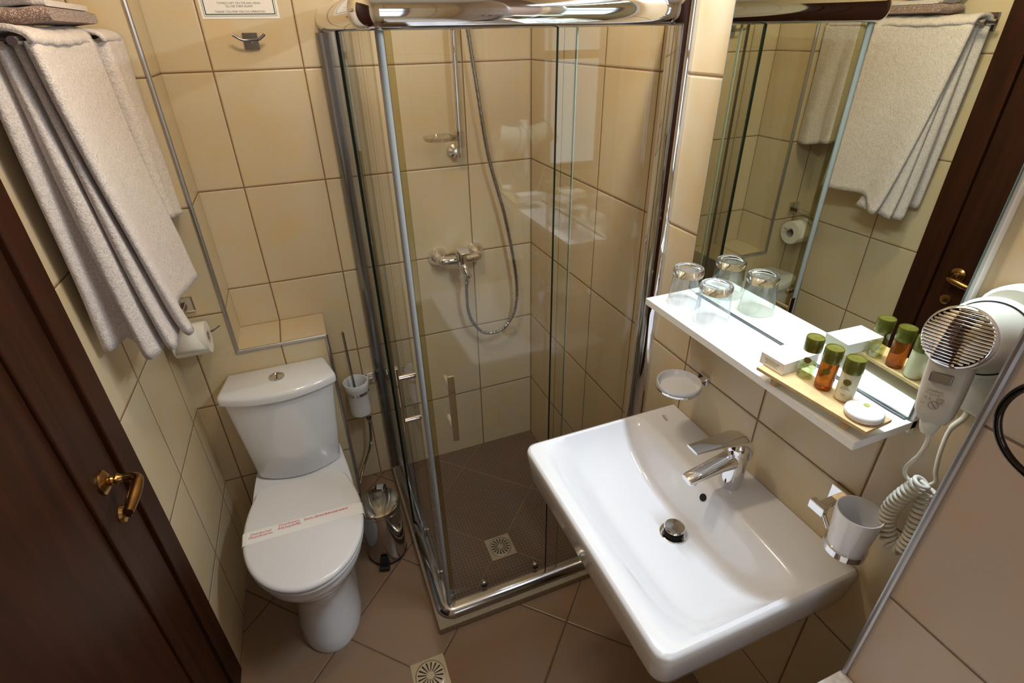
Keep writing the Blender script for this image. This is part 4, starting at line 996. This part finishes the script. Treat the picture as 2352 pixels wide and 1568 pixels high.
H0 = A1 + Vector((.018, .002, -.030)); H1 = Vector((-.121, -1.609, 1.297))
def hring(c_, hx, hy_, e=.6):
    ax2 = (H1 - H0).normalized(); side_ = Vector((.35, -.93, 0)).normalized(); side_ = (side_ - ax2 * side_.dot(ax2)).normalized(); fr_ = ax2.cross(side_)
    out = []
    for k in range(28):
        a = 2 * PI * k / 28; ca, sa = math.cos(a), math.sin(a)
        out.append(c_ + side_ * hx * abs(ca) ** e * (1 if ca > 0 else -1) + fr_ * hy_ * abs(sa) ** e * (1 if sa > 0 else -1))
    return out
b = B(); loft(b, [hring(H0.lerp(H1, f), hx, hy_) for f, hx, hy_ in ((-.08, .023, .020), (.1, .0248, .0195), (.3, .0248, .0188), (.6, .0238, .0178), (.88, .0215, .016), (1.0, .0165, .013), (1.03, .011, .009))]); gp = obj('dryer_grip', b, M_DRY2, t, ang=60)
ax2 = (H1 - H0).normalized(); side_ = Vector((.35, -.93, 0)).normalized(); side_ = (side_ - ax2 * side_.dot(ax2)).normalized(); fr_ = ax2.cross(side_)
camv = Vector((-.84, -1.92, 1.75)) - H0
if fr_.dot(camv) < 0: fr_ = -fr_
rt = fr_.cross(ax2)          # reading direction: left to right seen from the room, up = -ax2
if rt.dot(Vector((.93, -.37, 0))) < 0: rt = -rt
def gm(f, du, dep): 
    m = Matrix((rt, -ax2, fr_)).transposed().to_4x4()
    if m.determinant() < 0: m = Matrix((rt, -ax2, -fr_)).transposed().to_4x4()
    m.translation = H0.lerp(H1, f) + rt * du + fr_ * dep; return m
b = B(); bx(b, -.012, .012, -.0065, .0065, -.002, .0042, gm(.33, -.004, .0195)); sobj('rocker_switch', b, M_CHROME_D, gp, bevel=.0015)
for body, f, s, du in (('Lineabeta', .53, .0044, -.005), ('230 V 50 Hz 1200 W\nType 832.04', .585, .0022, -.005), ('C E', .655, .0050, -.010), ('IP X4', .735, .0020, -.0135)):
    text('printed_text', body, s, M_GREY, gm(f, du, .0193), t, extrude=.00003)
b = B(); Mc = gm(.735, -.002, .0192)
tube(b, [Mc @ Vector((.0052 * math.cos(2 * PI * k / 24), .0052 * math.sin(2 * PI * k / 24), 0)) for k in range(24)], .00035, 6, closed=True); bx(b, -.0048, .0048, -.0004, .0004, -.0002, .0002, Mc @ Matrix.Rotation(-.8, 4, 'Z'))
Ms2 = gm(.655, .0030, .0192)
for h_ in (.0034, .0019):
    tube(b, [Ms2 @ Vector(p) for p in ((-h_, -h_, 0), (h_, -h_, 0), (h_, h_, 0), (-h_, h_, 0))], .0003, 6, closed=True)
obj('printed_symbols', b, M_GREY, t, smooth=False)
b = B(); tube(b, [H1 - ax2 * .004, H1 + ax2 * .006, H1 + ax2 * .014, H1 + ax2 * .020], [.0125, .0115, .0095, .007], 22); obj('cord_sleeve', b, M_DRY, t)

cd = thing('coiled_cable', 'coiled white cable hanging in a loop under the hair dryer', 'cable', (-.04, -1.6, 1.0))
S0 = H1 + ax2 * .016
spine = smoothpath([(-.050, -1.604, 1.152), (-.050, -1.598, 1.135), (-.050, -1.588, 1.105), (-.048, -1.580, 1.070), (-.045, -1.583, 1.035), (-.042, -1.597, 1.006), (-.038, -1.612, 1.004), (-.036, -1.618, 1.030), (-.036, -1.616, 1.065), (-.034, -1.612, 1.10), (-.032, -1.606, 1.130)], 6)
Ls = [0]
for a_, b_ in zip(spine[:-1], spine[1:]): Ls.append(Ls[-1] + (b_ - a_).length)
turns = 31; tot = Ls[-1]; coil = []
u = None; NC = turns * 14
for i in range(NC + 1):
    s = tot * i / NC; k = 0
    while k < len(Ls) - 2 and Ls[k + 1] < s: k += 1
    f = (s - Ls[k]) / max(1e-9, Ls[k + 1] - Ls[k]); p = spine[k].lerp(spine[k + 1], f); tt = (spine[min(k + 2, len(spine) - 1)] - spine[max(k - 1, 0)]).normalized()
    if u is None: u = tt.cross(Vector((1, 0, 0))).normalized()
    u = (u - tt * u.dot(tt)).normalized(); vv = tt.cross(u); a = 2 * PI * i / 14
    coil.append(p + (u * math.cos(a) + vv * math.sin(a)) * .0104)
b = B(); tube(b, coil, .0032, 10); obj('coiled_section', b, M_CORD, cd, ang=80)
b = B(); tube(b, smoothpath([tuple(S0), (-.112, -1.612, 1.262), (-.098, -1.605, 1.225), (-.075, -1.590, 1.190), (-.056, -1.578, 1.160), (-.048, -1.577, 1.142), (-.046, -1.586, 1.136), (-.043, -1.594, 1.144), tuple(coil[0])], 6), .0030, 12); obj('straight_section', b, M_CORD, cd)
b = B(); tube(b, smoothpath([(-.016, -1.600, 1.276), (-.022, -1.601, 1.262), (-.030, -1.596, 1.240), (-.036, -1.600, 1.205), (-.036, -1.606, 1.170), (-.034, -1.611, 1.150), tuple(coil[-1])], 6), [.0042 if i < 12 else .0030 for i in range(37)], 12); obj('straight_section', b, M_CORD, cd)

# ------------------------------------------------------------ towel ring on the near wall
t = thing('towel_ring', 'dark glossy towel ring hanging on the near tiled wall', 'towel ring', (-.131, -1.741, 1.40))
rc_, rr_ = Vector((-.165, -1.744, 1.384)), .060
b = B(); tube(b, [(rc_.x, rc_.y + rr_ * math.cos(2 * PI * k / 60), rc_.z + rr_ * math.sin(2 * PI * k / 60)) for k in range(60)], .0042, 14, closed=True); obj('ring', b, M_BLACKCHROME, t)
b = B(); bx(b, -.142, -.131, rc_.y - .024, rc_.y + .024, rc_.z + .04, rc_.z + .085); tube(b, [(-.14, rc_.y, rc_.z + rr_), (rc_.x, rc_.y, rc_.z + rr_)], .0075, 14); obj('wall_plate', b, M_CHROME, t, bevel=.0015)
